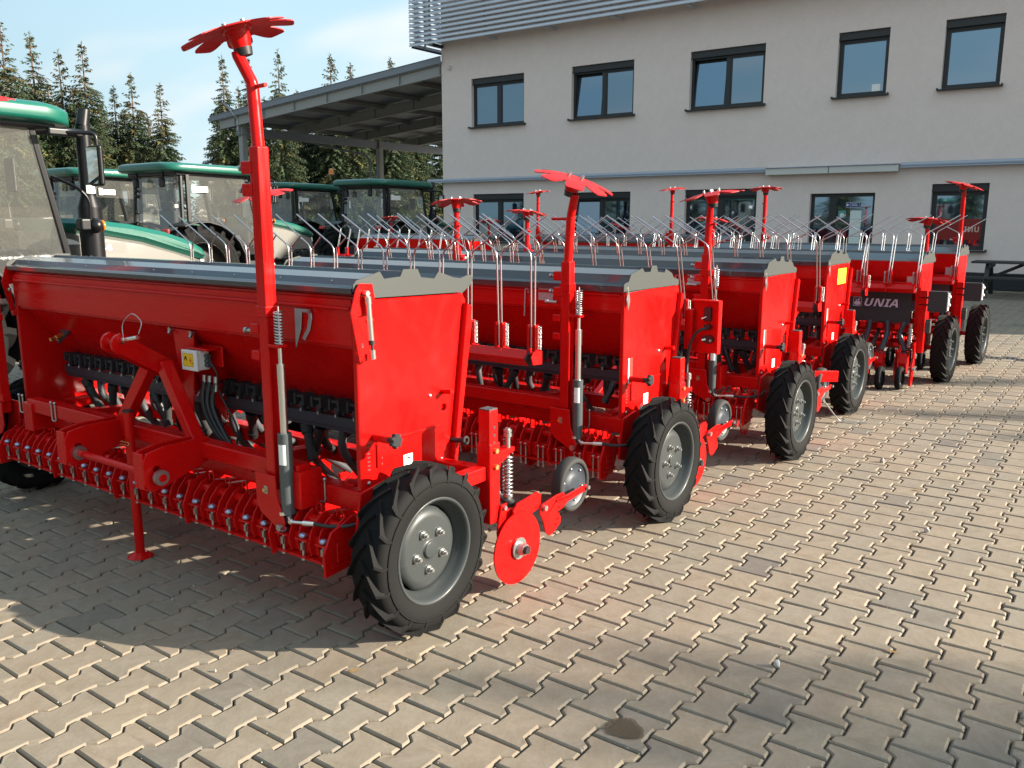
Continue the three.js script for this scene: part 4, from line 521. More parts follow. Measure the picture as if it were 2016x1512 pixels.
{ // entrance door
  const z = -0.16, dr = mesh('entrance_door', [rb(0.08, 2.32, 0.08, -7.3, 1.17, z), rb(0.08, 2.32, 0.08, -5.74, 1.17, z), rb(1.64, 0.09, 0.082, -6.52, 2.285, z), rb(0.16, 2.22, 0.084, -6.78, 1.13, z), bx(1.5, 0.24, 0.06, -6.52, 0.14, z)], anthracite, bld);
  mesh('pane', bx(0.4, 1.96, 0.012, -7.06, 1.26, z), paneGlass, dr); mesh('pane', bx(0.92, 1.96, 0.012, -6.24, 1.26, z), paneGlass, dr);
  mesh('door_sign', sheet(0.34, 0.13).translate(-6.26, 2.03, z + 0.05), std(C(1, 1, 1), 0.4, 0, { map: canvasTex(256, 96, (g, w, h) => { g.fillStyle = '#15245c'; g.fillRect(0, 0, w, h); g.strokeStyle = '#dfe6f4'; g.lineWidth = 5; g.strokeRect(3, 3, w - 6, h - 6); g.beginPath(); g.moveTo(84, 0); g.lineTo(84, h); g.stroke(); g.fillStyle = '#dfe6f4'; g.beginPath(); g.moveTo(14, 26); g.lineTo(70, 44); g.lineTo(14, 70); g.fill(); g.font = 'bold 30px sans-serif'; g.fillText('SERVICE', 100, 44); g.fillRect(104, 58, 120, 8); }) }), dr);
  const paperM = std(C(0.62, 0.68, 0.64), 0.7); for (let k = 0; k < 4; k++) mesh('notice_sheet', bx(0.28, 0.215, 0.003, -6.18, 1.78 - k * 0.222, z + 0.012 + 0.001 * k), paperM, dr);
  mesh('round_notice', [bx(0.19, 0.2, 0.003, -6.53, 1.79, z + 0.012)], std(C(0.08, 0.26, 0.24), 0.6), dr); mesh('notice_print', new THREE.CylinderGeometry(0.055, 0.055, 0.003, 20).rotateX(1.57).translate(-6.53, 1.77, z + 0.016), paperM, dr);
}
solo('cassette_awning', [rod(V(-20.72, 2.985, FZ + 0.1), V(-8.53, 2.985, FZ + 0.1), 0.062, 0.062, 20), rb(12.19, 0.03, 0.16, -14.625, 2.925, FZ + 0.12, 0.008)], awningGrey, 'long closed grey awning cassette above the left shop windows', 'awning');
solo('cassette_awning', [rod(V(-5.12, 2.985, FZ + 0.1), V(8, 2.985, FZ + 0.1), 0.062, 0.062, 20), rb(13.12, 0.03, 0.16, 1.44, 2.925, FZ + 0.12, 0.008)], awningGrey, 'closed grey awning cassette above the red poster window', 'awning');
{ const c = thing('door_canopy', 'flat beige two-part box canopy above the glazed entrance door', 'canopy', [0, 0, FZ]); for (const [a, b] of [[-8.5, -6.85], [-6.83, -5.16]]) mesh('canopy_box', rb(b - a, 0.17, 0.26, (a + b) / 2, 2.915, 0.13, 0.01), boxBeige, c); mesh('canopy_trim', rb(3.36, 0.02, 0.3, -6.83, 3.012, 0.14, 0.004), awningGrey, c); }
{ // louvre screen round the roof storey
  const L = thing('louvre_screen', 'light grey metal louvre screen round the top of the building', 'louvre screen', [0, 0, 0]), zf = -22.9, xl = -20.92;
  const blade = (len) => { const g = ext([[-0.075, -0.012], [-0.04, 0.022], [0.0, 0.04], [0.045, 0.046], [0.08, 0.04], [0.08, 0.032], [0.03, 0.03], [-0.02, 0.012], [-0.05, -0.012], [-0.072, -0.03]].map(([a, b]) => [a, b * 1.75]), len, undefined, 0); return g; };
  const fg = blade(24).rotateY(Math.PI / 2).translate(xl - 0.05, 0, 0), sg = blade(9).translate(0, 0, -9);
  for (let k = 0; k < 13; k++) { const y = 7.47 + k * 0.152; const a = mesh('louvre_slat', fg, louvreM, L); a.position.set(0, y, zf); const b = mesh('louvre_slat', sg, louvreM, L); b.position.set(xl, y, zf + 0.04); b.scale.x = -1; }
  for (let k = 0; k < 11; k++) mesh('louvre_upright', rb(0.05, 2.05, 0.07, xl + 0.75 + k * 2.32, 8.42, zf - 0.075, 0.006), louvreM, L);
  for (let k = 0; k < 4; k++) mesh('louvre_upright', rb(0.07, 2.05, 0.05, xl + 0.075, 8.42, zf - 0.6 - k * 2.3, 0.006), louvreM, L);
  for (let k = 0; k < 11; k++) mesh('louvre_bracket', [rb(0.07, 0.09, 0.6, xl + 0.82 + k * 2.32, 7.44, zf - 0.32, 0.006), rb(0.07, 0.07, 0.6, xl + 0.82 + k * 2.32, 8.9, zf - 0.32, 0.006)], louvreM, L);
  mesh('louvre_edge', [rb(0.1, 0.09, 9, xl + 0.85, 7.42, zf - 4.6, 0.006), bx(0.02, 0.06, 9, xl, 7.41, zf - 4.5)], anthracite, L);
}
for (const [x, l] of [[-14.95, 'left one of the two white floodlights on the louvre screen'], [-14.55, 'right one of the two white floodlights on the louvre screen']]) { const f = thing('floodlight', l, 'floodlight', [x, 8.5, -22.68]); mesh('lamp_housing', rb(0.22, 0.16, 0.14, 0, 0, 0, 0.02).rotateX(0.5), white, f); mesh('lamp_bracket', [rb(0.04, 0.04, 0.24, 0, 0.06, -0.12)], anthracite, f); }
solo('wall_sensor', [new THREE.CylinderGeometry(0.035, 0.045, 0.13, 16).translate(-19.72, 6.72, FZ + 0.07), bx(0.05, 0.1, 0.04, -19.72, 6.72, FZ + 0.02)], boxBeige, 'small pale wall sensor near the upper corner of the building', 'sensor');

// ------------------------------------------------------------------ open shed roof beside the building
{
  const S = thing('shed_roof', 'open steel shed roof sloping down from the building to the left', 'shed', [0, 0, 0]);
  const steel = std(C(0.3, 0.29, 0.272), 0.6, 0.2), darkSteel = steel, sheetM = std(C(0.21, 0.222, 0.25), 0.55, 0.3), under = sheetM;
  const xr = -20.1, xl = -33.2, yT = (x) => 7.12 + (x - xr) * 0.0825, sl = Math.atan(0.0825), z0 = FZ + 0.05, z1 = -38.2, along = (w, h, d, yo, z, m = 0) => rb(Math.hypot(xr - xl - m, (xr - xl) * 0.0825), h, d, 0, 0, 0, 0.006).rotateZ(sl).translate((xr + xl + m) / 2, yT((xr + xl + m) / 2) + yo, z);
  mesh('roof_sheet', along(0, 0.05, z0 - z1 - 0.02, -0.19, (z0 + z1) / 2), under, S);
  const rib = along(0, 0.04, 0.05, -0.15, 0); for (let k = 0; k < 40; k++) { const r = mesh('roof_rib', rib, sheetM, S); r.position.z = z0 - 0.2 - k * 0.366; }
  mesh('front_fascia', [along(0, 0.23, 0.05, -0.12, z0 + 0.02), along(0, 0.02, 0.09, -0.01, z0 + 0.02)], sheetM, S);
  const gb = mesh('gable_beam', [along(0, 0.03, 0.16, -0.25, z0 - 0.09, 0.5), along(0, 0.36, 0.02, -0.44, z0 - 0.1, 0.5), along(0, 0.03, 0.16, -0.62, z0 - 0.09, 0.5)], steel, S);
  for (let k = 0; k < 7; k++) { const x = xl + 1.6 + k * 1.9; mesh('web_stiffener', bx(0.02, 0.34, 0.07, x, yT(x) - 0.44, z0 - 0.05), steel, gb); }
  for (const zz of [-27.2, -31, -34.8, -37.9]) { const fb = mesh('roof_beam', [along(0, 0.03, 0.16, -0.29, zz, 0.5), along(0, 0.38, 0.02, -0.48, zz, 0.5), along(0, 0.03, 0.16, -0.68, zz, 0.5)], darkSteel, S); for (let k = 0; k < 6; k++) { const x = xl + 1.8 + k * 2.2; mesh('web_stiffener', bx(0.02, 0.36, 0.12, x, yT(x) - 0.48, zz), darkSteel, fb); } }
  for (let k = 0; k < 7; k++) { const x = xl + 0.7 + k * 2.0; mesh('purlin', rb(0.07, 0.16, z0 - z1 - 0.3, x, yT(x) - 0.3, (z0 + z1) / 2, 0.006), darkSteel, S); }
  mesh('eave_beam', rb(0.2, 0.36, z0 - z1 - 0.2, xl + 1.7, yT(xl + 1.7) - 0.86, (z0 + z1) / 2, 0.01), under, S);
  mesh('gutter', [rb(0.16, 0.13, z0 - z1 + 0.1, xl - 0.06, yT(xl) - 0.14, (z0 + z1) / 2, 0.03)], sheetM, S);
  for (const zz of [-23.75, -31.9]) mesh('post', [rb(0.26, 5.5, 0.26, xl + 1.75, 2.75, zz, 0.01), rb(0.4, 0.03, 0.4, xl + 1.75, 5.2, zz)], zz > -25 ? steel : darkSteel, S);
  mesh('downpipe', bend([V(xl + 0.05, 5.72, -28.2), V(xl + 0.05, 5.4, -28.3), V(xl + 1.55, 4.75, -31.4), V(xl + 1.55, 0.1, -31.6)], 0.05, 0.3, 10), sheetM, S);
}
{ const l = thing('yard_lamp', 'dark flat yard lamp on the front post of the shed', 'lamp', [-31.45, 5.6, -23.45]); mesh('lamp_head', rb(0.62, 0.05, 0.2, 0, 0, 0, 0.02).rotateZ(-0.62).translate(-0.42, 0.72, 0.1), anthracite, l); mesh('lamp_arm', [bend([V(0, 0, -0.2), V(0, 0.3, 0.0), V(-0.25, 0.58, 0.1)], 0.03, 0.1, 8), rb(0.09, 0.5, 0.09, 0, 0, -0.1)], sheetSteel(), l); }
function sheetSteel() { return std(C(0.4, 0.4, 0.4), 0.5, 0.3); }
{ // picnic table by the wall
  const p = thing('picnic_table', 'dark wooden picnic table in front of the building at the right', 'table', [-1.93, 0, -21.6]), wood = std(C(0.03, 0.028, 0.028), 0.6);
  for (let k = 0; k < 5; k++) mesh('tabletop_plank', rb(2.3, 0.045, 0.135, 0.03, 0.74, -0.3 + k * 0.15, 0.006), wood, p);
  for (const s of [-1, 1]) for (let k = 0; k < 2; k++) mesh('seat_plank', rb(2.3, 0.045, 0.135, 0.03, 0.43, s * (0.68 + k * 0.15), 0.006), wood, p);
  for (const x of [-0.8, 0.86]) { mesh('leg_frame', [beam(V(x, 0.72, -0.2), V(x, 0, -0.6), 0.09, 0.05), beam(V(x, 0.72, 0.2), V(x, 0, 0.6), 0.09, 0.05), rb(0.05, 0.1, 1.6, x + 0.05, 0.37, 0), rb(0.05, 0.1, 0.7, x + 0.05, 0.68, 0)], wood, p); }
  mesh('brace', beam(V(-0.75, 0.4, 0), V(-0.15, 0.7, 0), 0.05, 0.07), wood, p); mesh('brace', beam(V(0.82, 0.4, 0), V(0.22, 0.7, 0), 0.05, 0.07), wood, p);
}

// ------------------------------------------------------------------ tractors
const green = phy(C(0.0018, 0.092, 0.063), 0.42, { clearcoat: 0.45, clearcoatRoughness: 0.1 });
const silverPaint = phy(C(0.16, 0.155, 0.14), 0.4, { metalness: 0.4, clearcoat: 0.5, clearcoatRoughness: 0.12 });
const cabGlass = phy(C(0.95, 0.95, 0.9), 0.03, { transmission: 0.95, thickness: 0, ior: 1.8 });
const cabBlack = phy(C(0.006, 0.006, 0.007), 0.35, { specularIntensity: 0.7 });
const lampGlass = phy(C(0.7, 0.7, 0.7), 0.1, { metalness: 0.3 });
const hoodText = std(C(1, 1, 1), 0.4, 0, { map: canvasTex(512, 128, (g, w, h) => { g.fillStyle = '#6d6b66'; g.fillRect(0, 0, w, h); g.fillStyle = '#c9c9c5'; g.strokeStyle = '#3c3a36'; g.font = 'bold 112px sans-serif'; g.save(); g.scale(1.5, 1); g.lineWidth = 4; g.strokeText('304', 40, 104); g.fillText('304', 40, 104); g.restore(); }) });
const TT = { rear: tyre(0.76, 0.42, 0.45, 19, 0.045, 0.3, 0.06), front: tyre(0.52, 0.32, 0.3, 17, 0.036, 0.32, 0.05), rimR: spin([[0.45, 0.16], [0.47, 0.17], [0.45, 0.18], [0.43, 0.14], [0.4, 0.02], [0.3, 0.0], [0.15, 0.06], [0, 0.06]], 32), rimF: spin([[0.3, 0.12], [0.32, 0.13], [0.3, 0.14], [0.28, 0.1], [0.26, 0.02], [0.18, 0.03], [0.1, 0.1], [0, 0.1]], 28) };
function tractor(x, z, label, o = {}) {
  const t = thing('tractor', label, 'tractor', [x, 0, z], 0, 'green and silver tractors facing the building'), S2 = [-1, 1];
  const roofPts = []; const rw = 0.84, rl = 1.0, rc = 0.3; for (const [cx, cz, a0] of [[rw - rc, rl - rc, 0], [-rw + rc, rl - rc, 1], [-rw + rc, -rl + rc, 2], [rw - rc, -rl + rc, 3]]) for (let k = 0; k <= 5; k++) { const a = (a0 + k / 5) * Math.PI / 2; roofPts.push([cx + Math.cos(a) * rc, -(cz + Math.sin(a) * rc)]); }
  const roofG = new THREE.ExtrudeGeometry(shape(roofPts), { depth: 0.045, bevelEnabled: true, bevelThickness: 0.045, bevelSize: 0.09, bevelOffset: -0.09, bevelSegments: 4 }).rotateX(-Math.PI / 2).translate(0, 2.505, 0.06); { const p = roofG.attributes.position; for (let i = 0; i < p.count; i++) { const front = Math.max(0, -p.getZ(i) - 0.2); p.setY(i, p.getY(i) + (p.getY(i) > 2.54 ? 0.05 * (1 - (p.getX(i) / rw) ** 2) + 0.03 * (1 - (p.getZ(i) / rl) ** 2) : 0) - 0.1 * front * front); } }
  mesh('roof', toCreasedNormals(plain(roofG), 0.7), green, t); mesh('roof_liner', [rb(1.42, 0.09, 1.62, 0, 2.435, 0.03, 0.03)], cabBlack, t);
  const P = { rb: [0.72, 1.12, 0.78], rt: [0.66, 2.42, 0.72], mb: [0.77, 1.0, 0.1], mt: [0.7, 2.42, 0.1], fb: [0.66, 1.1, -0.84], ft: [0.62, 2.42, -0.6] };
  const at = (k, s) => V(P[k][0] * s, P[k][1], P[k][2]);
  mesh('cab_frame', S2.map((s) => [beam(at('rb', s), at('rt', s), 0.06, 0.05, 0.012), beam(at('fb', s), at('ft', s), 0.065, 0.055, 0.012), beam(at('rt', s), at('ft', s), 0.05, 0.05), beam(at('rb', s).setY(1.12), at('fb', s).setY(1.1), 0.04, 0.05)]).concat([beam(at('rt', 1), at('rt', -1), 0.05, 0.06), beam(at('ft', 1), at('ft', -1), 0.05, 0.06), beam(at('rb', 1), at('rb', -1), 0.05, 0.06)]), cabBlack, t);
  for (const s of S2) mesh('door_pillar', beam(V(0.745 * s, 1.0, 0.66), V(0.69 * s, 2.42, 0.62), 0.05, 0.07, 0.01), cabBlack, t);
  const quad = (a, b, c, d) => { const g = new THREE.BufferGeometry(), q = [a, b, c, a, c, d]; g.setAttribute('position', new THREE.Float32BufferAttribute(q.flatMap((v) => [v.x, v.y, v.z]), 3)); g.setAttribute('uv', new THREE.Float32BufferAttribute([0, 0, 1, 0, 1, 1, 0, 0, 1, 1, 0, 1], 2)); g.computeVertexNormals(); return g; };
  for (const s of S2) { const dw = mesh('door_glass', quad(V(0.74 * s, 1.12, 0.62), V(0.665 * s, 1.12, -0.8), V(0.645 * s, 2.4, -0.6), V(0.7 * s, 2.4, 0.6)), cabGlass, t); mesh('door_panel', [beam(V(0.735 * s, 1.04, 0.6), V(0.66 * s, 1.04, -0.78), 0.03, 0.18)], cabBlack, t); mesh('door_handle', [rb(0.03, 0.05, 0.16, 0.77 * s, 1.28, 0.5)], black, dw); mesh('door_hinge', [rb(0.03, 0.14, 0.08, 0.735 * s, 2.17, 0.54), rb(0.02, 0.11, 0.26, 0.725 * s, 2.16, 0.38, 0.02)], boxWhite, dw); }
  mesh('rear_window', quad(at('rb', -1), at('rb', 1), at('rt', 1), at('rt', -1)), cabGlass, t); mesh('windscreen', quad(at('fb', 1), at('fb', -1), at('ft', -1), at('ft', 1)), cabGlass, t);
  mesh('rear_hinges', [[0.6, 2.15], [0.6, 2.05], [0.6, 1.75]].map(([a, b]) => new THREE.SphereGeometry(0.035, 10, 8).translate(-a, b, 0.76)), black, t);
  for (const s of [-0.42, 0.35]) mesh('work_lamp', [rb(0.1, 0.17, 0.09, s, 2.28, 0.86, 0.03), rb(0.03, 0.1, 0.04, s, 2.4, 0.84)], black, t);
  // interior
  const seat = mesh('seat', [rb(0.48, 0.12, 0.46, 0, 1.22, 0.3, 0.05), rb(0.46, 0.56, 0.12, 0, 1.52, 0.55, 0.05).rotateX(0), rb(0.3, 0.16, 0.1, 0, 1.88, 0.57, 0.04), rb(0.3, 0.3, 0.3, 0, 1.0, 0.3)], blackMatt, t);
  const whl = mesh('steering_wheel', [new THREE.TorusGeometry(0.19, 0.016, 8, 28).rotateX(1.05).translate(0, 1.5, -0.24), rod(V(0, 1.5, -0.24), V(0, 1.1, -0.5), 0.04), rb(0.34, 0.02, 0.03, 0, 1.5, -0.24)], black, t);
  mesh('dashboard', [rb(0.5, 0.34, 0.3, 0, 1.22, -0.62, 0.08), rb(1.3, 0.5, 0.06, 0, 0.92, -0.8, 0.02), rb(0.2, 0.3, 0.5, 0.5, 1.12, 0.25, 0.05), rb(0.2, 0.3, 0.5, -0.5, 1.12, 0.25, 0.05), rb(1.4, 0.1, 1.6, 0, 0.78, 0, 0.02), rod(V(0.4, 1.2, 0.1), V(0.42, 1.42, 0.02), 0.018), rod(V(0.5, 1.2, 0.0), V(0.52, 1.4, -0.06), 0.015)], blackMatt, t);
  // bonnet
  const prof = [[-0.86, 1.67], [-1.2, 1.655], [-1.6, 1.605], [-1.95, 1.53], [-2.22, 1.44], [-2.36, 1.36], [-2.4, 1.28], [-2.36, 1.25], [-2.05, 1.33], [-1.7, 1.44], [-1.3, 1.515], [-0.86, 1.545]];
  mesh('bonnet', toCreasedNormals(G(plateX(prof, 0, 0.72, undefined, 0.045)), 0.6), green, t);
  const side = mesh('bonnet_side', [plateX([[-0.84, 1.55], [-1.3, 1.51], [-1.7, 1.44], [-2.05, 1.34], [-2.34, 1.24], [-2.38, 1.05], [-2.32, 0.8], [-0.84, 0.8]], 0, 0.68, undefined, 0.03)], silverPaint, t);
  for (const s of S2) mesh('model_number', sheet(0.42, 0.1).rotateY(s * Math.PI / 2).translate(s * 0.3415, 1.395, -1.32), hoodText, side);
  for (const s of S2) mesh('bonnet_graphic', plateX(s > 0 ? [[-0.9, 1.5], [-1.02, 1.47], [-1.1, 1.43], [-0.9, 1.43]] : [[-0.9, 1.5], [-1.02, 1.47], [-1.1, 1.43], [-0.9, 1.43]], s * 0.3415, 0.002, undefined, 0), white, side);
  mesh('grille', [rb(0.5, 0.36, 0.04, 0, 1.02, -2.385, 0.02)], black, t); for (const s of S2) mesh('headlight', rb(0.16, 0.1, 0.06, s * 0.22, 1.2, -2.37, 0.02), lampGlass, t);
  mesh('engine_block', [rb(0.5, 0.6, 1.5, 0, 0.75, -1.5, 0.06), rb(0.36, 0.3, 0.5, 0, 0.55, -2.45, 0.04), rb(0.6, 0.5, 1.4, 0, 0.72, 0.3, 0.05)], blackMatt, t);
  // wheels, fenders
  for (const s of S2) {
    const r = mesh('rear_tyre', TT.rear, rubber, t); r.position.set(s * 0.86, 0.76, 0.62); if (s < 0) r.rotation.y = Math.PI; mesh('rear_rim', TT.rimR, cabBlack, r);
    const f = mesh('front_tyre', TT.front, rubber, t); f.position.set(s * 0.82, 0.52, -1.75); if (s < 0) f.rotation.y = Math.PI; mesh('front_rim', TT.rimF, silverPaint, f);
    const fen = []; for (let k = 0; k <= 8; k++) { const a = -0.5 + k * 0.29; fen.push([0.62 - Math.cos(a + 0.2) * 0.84 * 1, 0.76 + Math.sin(a + 0.2) * 0.84]); } const inner = fen.map(([a, b]) => [0.62 + (a - 0.62) * 0.965, 0.76 + (b - 0.76) * 0.965]).reverse();
    mesh('rear_fender', plateX([...fen, ...inner], s * 0.86, 0.46, undefined, 0.006), black, t);
    mesh('tail_lamp', rb(0.16, 0.08, 0.05, s * 0.92, 1.42, 1.22, 0.02), std(C(0.5, 0.02, 0.02), 0.3), t);
  }
  // exhaust, mirrors, rail
  const ex = mesh('exhaust', [rod(V(0.56, 0.95, -1.08), V(0.56, 1.76, -1.08), 0.1, 0.1, 24), rod(V(0.56, 1.76, -1.08), V(0.56, 1.86, -1.08), 0.1, 0.066, 24), rod(V(0.56, 1.86, -1.08), V(0.56, 2.46, -1.08), 0.066, 0.06, 24), rod(V(0.56, 2.46, -1.08), V(0.56, 2.6, -1.11), 0.056, 0.05, 20)], cabBlack, t);
  mesh('exhaust_label', new THREE.CylinderGeometry(0.0672, 0.068, 0.07, 12, 1, true, 0.9, 1.2).translate(0.56, 1.915, -1.08), white, ex);
  for (const s of S2) {
    const a = mesh('mirror_arm', [bend([V(0.62 * s, 2.36, -0.62), V(0.75 * s, 2.37, -0.72), V(0.95 * s, 2.37, -0.98), V(0.95 * s, 2.2, -0.98)], 0.018, 0.05, 8), rb(0.05, 0.07, 0.3, 0.8 * s, 2.37, -0.8, 0.02).rotateY(0)], cabBlack, t);
    mesh('mirror', [rb(0.2, 0.34, 0.05, 0.95 * s, 2.1, -0.96, 0.03)], cabBlack, a); mesh('mirror_glass', bx(0.17, 0.3, 0.004, 0.95 * s, 2.1, -0.932), std(C(0.8, 0.8, 0.8), 0.03, 1), a);
    mesh('grab_rail', [bend([V(0.66 * s, 2.02, -0.72), V(0.74 * s, 1.92, -0.9), V(0.76 * s, 1.82, -0.98), V(0.74 * s, 1.62, -0.98)], 0.014, 0.06, 8)], cabBlack, t);
    const sl = mesh('side_lamp', [rb(0.1, 0.11, 0.1, 0.72 * s, 1.61, -0.93, 0.02), new THREE.SphereGeometry(0.075, 16, 12).scale(1, 0.9, 0.8).translate(0.74 * s, 1.6, -1.02)], cabBlack, t); mesh('lamp_lens', new THREE.SphereGeometry(0.055, 14, 10).scale(1, 0.9, 0.4).translate(0.75 * s, 1.6, -1.075), amber, sl);
  }
  mesh('interior_mirror', rb(0.16, 0.28, 0.03, 0.42, 2.02, -0.5, 0.03), black, t);
  if (o.beacon) { const b = mesh('beacon', [new THREE.CylinderGeometry(0.06, 0.075, 0.12, 18).translate(o.beacon[0], 2.95, o.beacon[1]), new THREE.SphereGeometry(0.06, 16, 8, 0, 6.3, 0, 1.57).translate(o.beacon[0], 3.01, o.beacon[1])], amber, t); mesh('beacon_stalk', [bend([V(o.beacon[0], 2.9, o.beacon[1]), V(o.beacon[0], 2.5, o.beacon[1]), V(o.beacon[0] - 0.2, 2.46, o.beacon[1])], 0.018, 0.06), new THREE.CylinderGeometry(0.075, 0.075, 0.03, 16).translate(o.beacon[0], 2.885, o.beacon[1])], black, b); }
  if (z < -5) t.scale.set(1.12, 1.02, 1.1);
  return t;
}
tractor(-8.22, -3.02, 'nearest green and silver tractor, cut by the left edge of the picture');
tractor(-18.1, -10.1, 'tractor seen behind the exhaust pipe of the nearest one');
tractor(-15.15, -10.25, 'green roofed tractor left of the tall marker post, second row');
tractor(-20.15, -17.0, 'tractor under the orange beacon, behind the tall marker post', { beacon: [0.55, -0.72] });
tractor(-16.6, -17.0, 'green roofed tractor nearest to the building corner');

// ------------------------------------------------------------------ spruces
const needleM = phy(C(1, 1, 1), 0.85, { vertexColors: true, transmission: 0, side: THREE.DoubleSide });
const bark = std(C(0.09, 0.065, 0.045), 0.95), coneM = std(C(0.17, 0.085, 0.035), 0.85);
function spruceGeo(s0) {
  seed = s0; const pos = [], col = [], cone = [], H = 12, tri = (a, b, c, k) => { pos.push(a.x, a.y, a.z, b.x, b.y, b.z, c.x, c.y, c.z); for (let i = 0; i < 3; i++) col.push(...k); };
  let y = 0.5; const up = V(0, 1, 0);
  while (y < H - 0.12) {
    const f = y / H, n = f > 0.8 ? 5 : 8, open = f > 0.72 ? 1 : 0;
    for (let b = 0; b < n; b++) {
      const az = rnd() * 6.283, yy = y + rr(-0.12, 0.12), rise = f > 0.86 ? 0.75 : f > 0.65 ? 0.12 : -0.22, len = Math.min(2.3, (0.1 + (1 - f) * 2.55)) * rr(0.55, 1.08) * (f > 0.85 ? 0.9 : 1), dir = V(Math.cos(az), 0, Math.sin(az)), sd = V(-dir.z, 0, dir.x);
      const steps = Math.max(2, Math.round(len / 0.15)), hue = rr(0.75, 1.25), warm = rnd() < 0.14 ? 1 : 0;
      for (let i = 1; i <= steps; i++) {
        const t = i / steps, p = dir.clone().multiplyScalar(len * t); p.y = yy + len * (rise * t - 0.38 * t * t + (t > 0.75 ? 0.5 * (t - 0.75) : 0));
        const w = 0.34 * (1 - 0.55 * t) * Math.min(1, len / 0.9 + 0.25);
        const m = open ? 4 : 7;
        for (let k = 0; k < m; k++) {
          const s = (k % 2 ? 1 : -1), L = w * rr(0.7, 1.25) + 0.06, q = p.clone().addScaledVector(sd, s * L * rr(0.35, 1)).addScaledVector(dir, L * rr(0.0, 0.7)); q.y -= L * rr(0.1, k > 4 ? 1.7 : 0.8);
          const wd = rr(0.01, 0.024), base = p.clone().addScaledVector(dir, -wd), base2 = p.clone().addScaledVector(dir, wd); base2.y += wd * 0.5;
          const g = hue * rr(0.7, 1.3), c = warm ? [0.09 * g, 0.085 * g, 0.024 * g] : [0.034 * g, 0.056 * g, 0.02 * g];
          tri(base, base2, q, c); const q2 = q.clone().lerp(p, 0.45).addScaledVector(up, -wd * 2.2); tri(base, q2, q, c);
        }
        if (i < steps) { const a = p.clone(), b2 = p.clone().addScaledVector(dir, len / steps); tri(a.clone().addScaledVector(up, 0.012), a.clone().addScaledVector(up, -0.014), b2, [0.05, 0.035, 0.02]); }
      }
      if (f > 0.68 && rnd() < 0.6) for (let c = 0; c < 3; c++) { const t = rr(0.25, 0.95), p = dir.clone().multiplyScalar(len * t); p.y = yy + len * (rise * t - 0.38 * t * t); const L = rr(0.1, 0.16); for (const [a, b2] of [[0.022, 0], [0, 0.022]]) { const A = p.clone().add(V(-a, 0, -b2)), B = p.clone().add(V(a, 0, b2)), E = p.clone().add(V(a * 0.6, -L, b2 * 0.6)), F = p.clone().add(V(-a * 0.6, -L, -b2 * 0.6)); for (const v of [A, B, E, A, E, F]) cone.push(v.x, v.y, v.z); } }
    }
    y += f > 0.8 ? 0.26 : f > 0.5 ? 0.2 : 0.23;
  }
  for (let k = 0; k < 14; k++) { const a = rnd() * 6.283, yy = H - rr(0.0, 0.75), L = rr(0.08, 0.16), p = V(0, yy, 0), q = V(Math.cos(a) * L, yy + L * 0.9, Math.sin(a) * L); tri(p.clone().add(V(0, -0.03, 0)), p.clone().add(V(0, 0.03, 0)), q, [0.045, 0.06, 0.022]); }
  const mk = (arr, colr) => { const g = new THREE.BufferGeometry(); g.setAttribute('position', new THREE.Float32BufferAttribute(arr, 3)); if (colr) g.setAttribute('color', new THREE.Float32BufferAttribute(colr, 3)); g.computeVertexNormals(); return g; };
  return [mk(pos, col), mk(cone)];
}
const SPR = [11, 222, 3333, 47].map(spruceGeo); const trunkG = new THREE.CylinderGeometry(0.012, 0.16, 12, 8).translate(0, 6, 0); seed = 99;
const F = camera.position;
function spruce(x, z, h, label, group, wide = 1) {
  const t = thing('spruce_tree', label, 'tree', [x, 0, z], rnd() * 6.283, group), k = h / 12, [g, c] = SPR[Math.floor(rnd() * 4)]; t.scale.set(k * wide, k, k * wide);
  mesh('crown', g, needleM, t); mesh('trunk', trunkG, bark, t); mesh('cones', c, coneM, t).userData.kind = 'stuff';
}
const azOf = (px) => Math.atan((px - 1008) / 1690) - 36.1 * D;
function spruceAt(px, ytop, x, label, group, wide) { const a = azOf(px), z = x / Math.tan(-a), d = Math.hypot(x, z), fwd = d * Math.cos(a + 36.1 * D), zz = -Math.abs(z); const th = Math.atan((756 - ytop) / 1690) - 10.83 * D; spruce(x, zz, 1.65 + fwd * Math.tan(th) * 1.0, label, group, wide); }
const tops = [[-28, 92, 'spruce cut by the left edge of the picture'], [4, 78, 'spruce at the left edge with a bare leader'], [57, 38, 'tallest spruce on the left, above the nearest tractor roof'], [110, 62, 'thin spruce right of the tallest one on the left'], [160, 98, 'spruce above the mirror of the nearest tractor'], [205, 82, 'spruce behind the exhaust pipe of the nearest tractor'], [258, 168, 'low spruce right of the exhaust pipe'], [292, 143, 'broad spruce left of the gap in the trees'], [345, 163, 'spruce at the left side of the gap, drooping branches'],
  [465, 108, 'spruce behind the yard lamp'], [512, 108, 'spruce right behind the tall marker post'], [570, 98, 'pointed spruce above the lower end of the shed roof'], [668, 106, 'spruce over the middle of the shed roof'], [706, 124, 'small spruce top right of the middle of the shed roof'], [780, 113, 'single spruce tip above the shed roof near the building']];
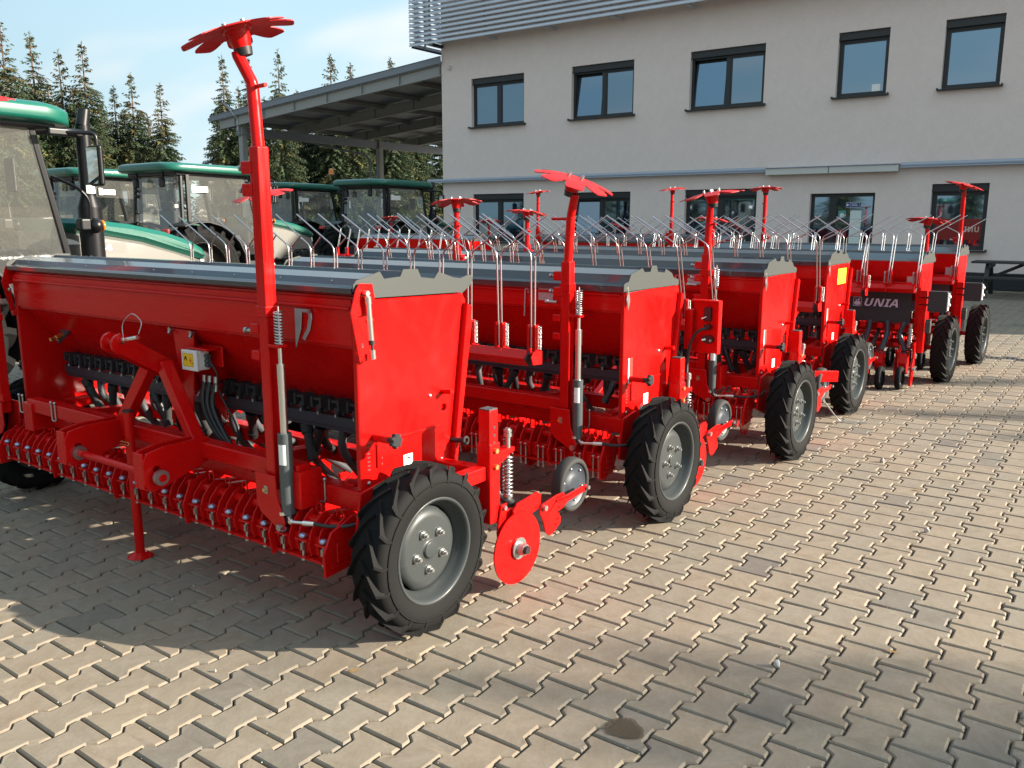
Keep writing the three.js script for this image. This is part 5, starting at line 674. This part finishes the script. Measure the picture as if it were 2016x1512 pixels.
tops.forEach(([px, yt, l], i) => spruceAt(px, yt, -42 + (i % 3) * 0.8, l, 'spruces behind the tractors', px > 440 && px < 600 ? 1.05 : 1.25));
[[30, 150], [84, 135], [135, 152], [182, 168], [230, 190], [322, 232], [492, 168], [540, 185], [602, 168], [640, 182], [742, 172], [822, 176]].forEach(([px, yt], i) => spruceAt(px, yt + 14 * rnd(), -43.4 - 1.6 * rnd(), (px < 400 ? 'middle sized spruce left of the gap, number ' : 'middle sized spruce right of the gap, number ') + ['one', 'two', 'three', 'four', 'five', 'six'][i % 6] + ' from its left', 'middle sized spruces', 1.05 + 0.6 * rnd()));
for (const px of [-40, 15, 80, 132, 182, 232, 275, 318]) spruceAt(px, 190 + 40 * rnd(), -45 - 2 * rnd(), 'low spruce in the dense belt left of the gap', 'low spruces left of the gap', 1.5);
for (const px of [418, 448, 492, 538, 585, 622, 655, 695, 735, 765, 800, 840, 880]) spruceAt(px, (px < 430 ? 300 : 205) + 40 * rnd(), -44.5 - 2.5 * rnd(), 'low spruce in the dense belt under the shed roof', 'low spruces behind the shed', 1.5);
// trees behind the photographer, mirrored in the ground floor windows
for (let i = 0; i < 13; i++) { seed = 900 + i * 13; spruce(-46 + i * 4 + rr(-0.6, 0.6), 17 + rr(-1, 1.5), rr(6, 8), 'spruce behind the photographer, mirrored in the ground floor windows', 'spruces behind the photographer', 1.9); }
// trees at the right, outside the picture: their tips throw the dappled shade on the paving
[[-1.35, -2.8, 9.5], [-1.85, -2.2, 10], [-1.0, -2.3, 8.8], [-0.62, -2.7, 9.2], [-0.15, -3.2, 9.8], [-1.25, -1.8, 9.6], [-1.6, -7.9, 10], [-0.5, -7.6, 9.4], [-1.8, -9.65, 10.4]].forEach(([sx, sz, h], i) => { seed = 500 + i * 7; spruce(sx + 2.3 * h, sz - 1.2 * h, h + 0.2, 'spruce at the right beyond the picture edge, only its shadow shows', 'spruces at the right of the yard', i < 6 ? 1.0 : 1.4); });

renderer.render(scene, camera);
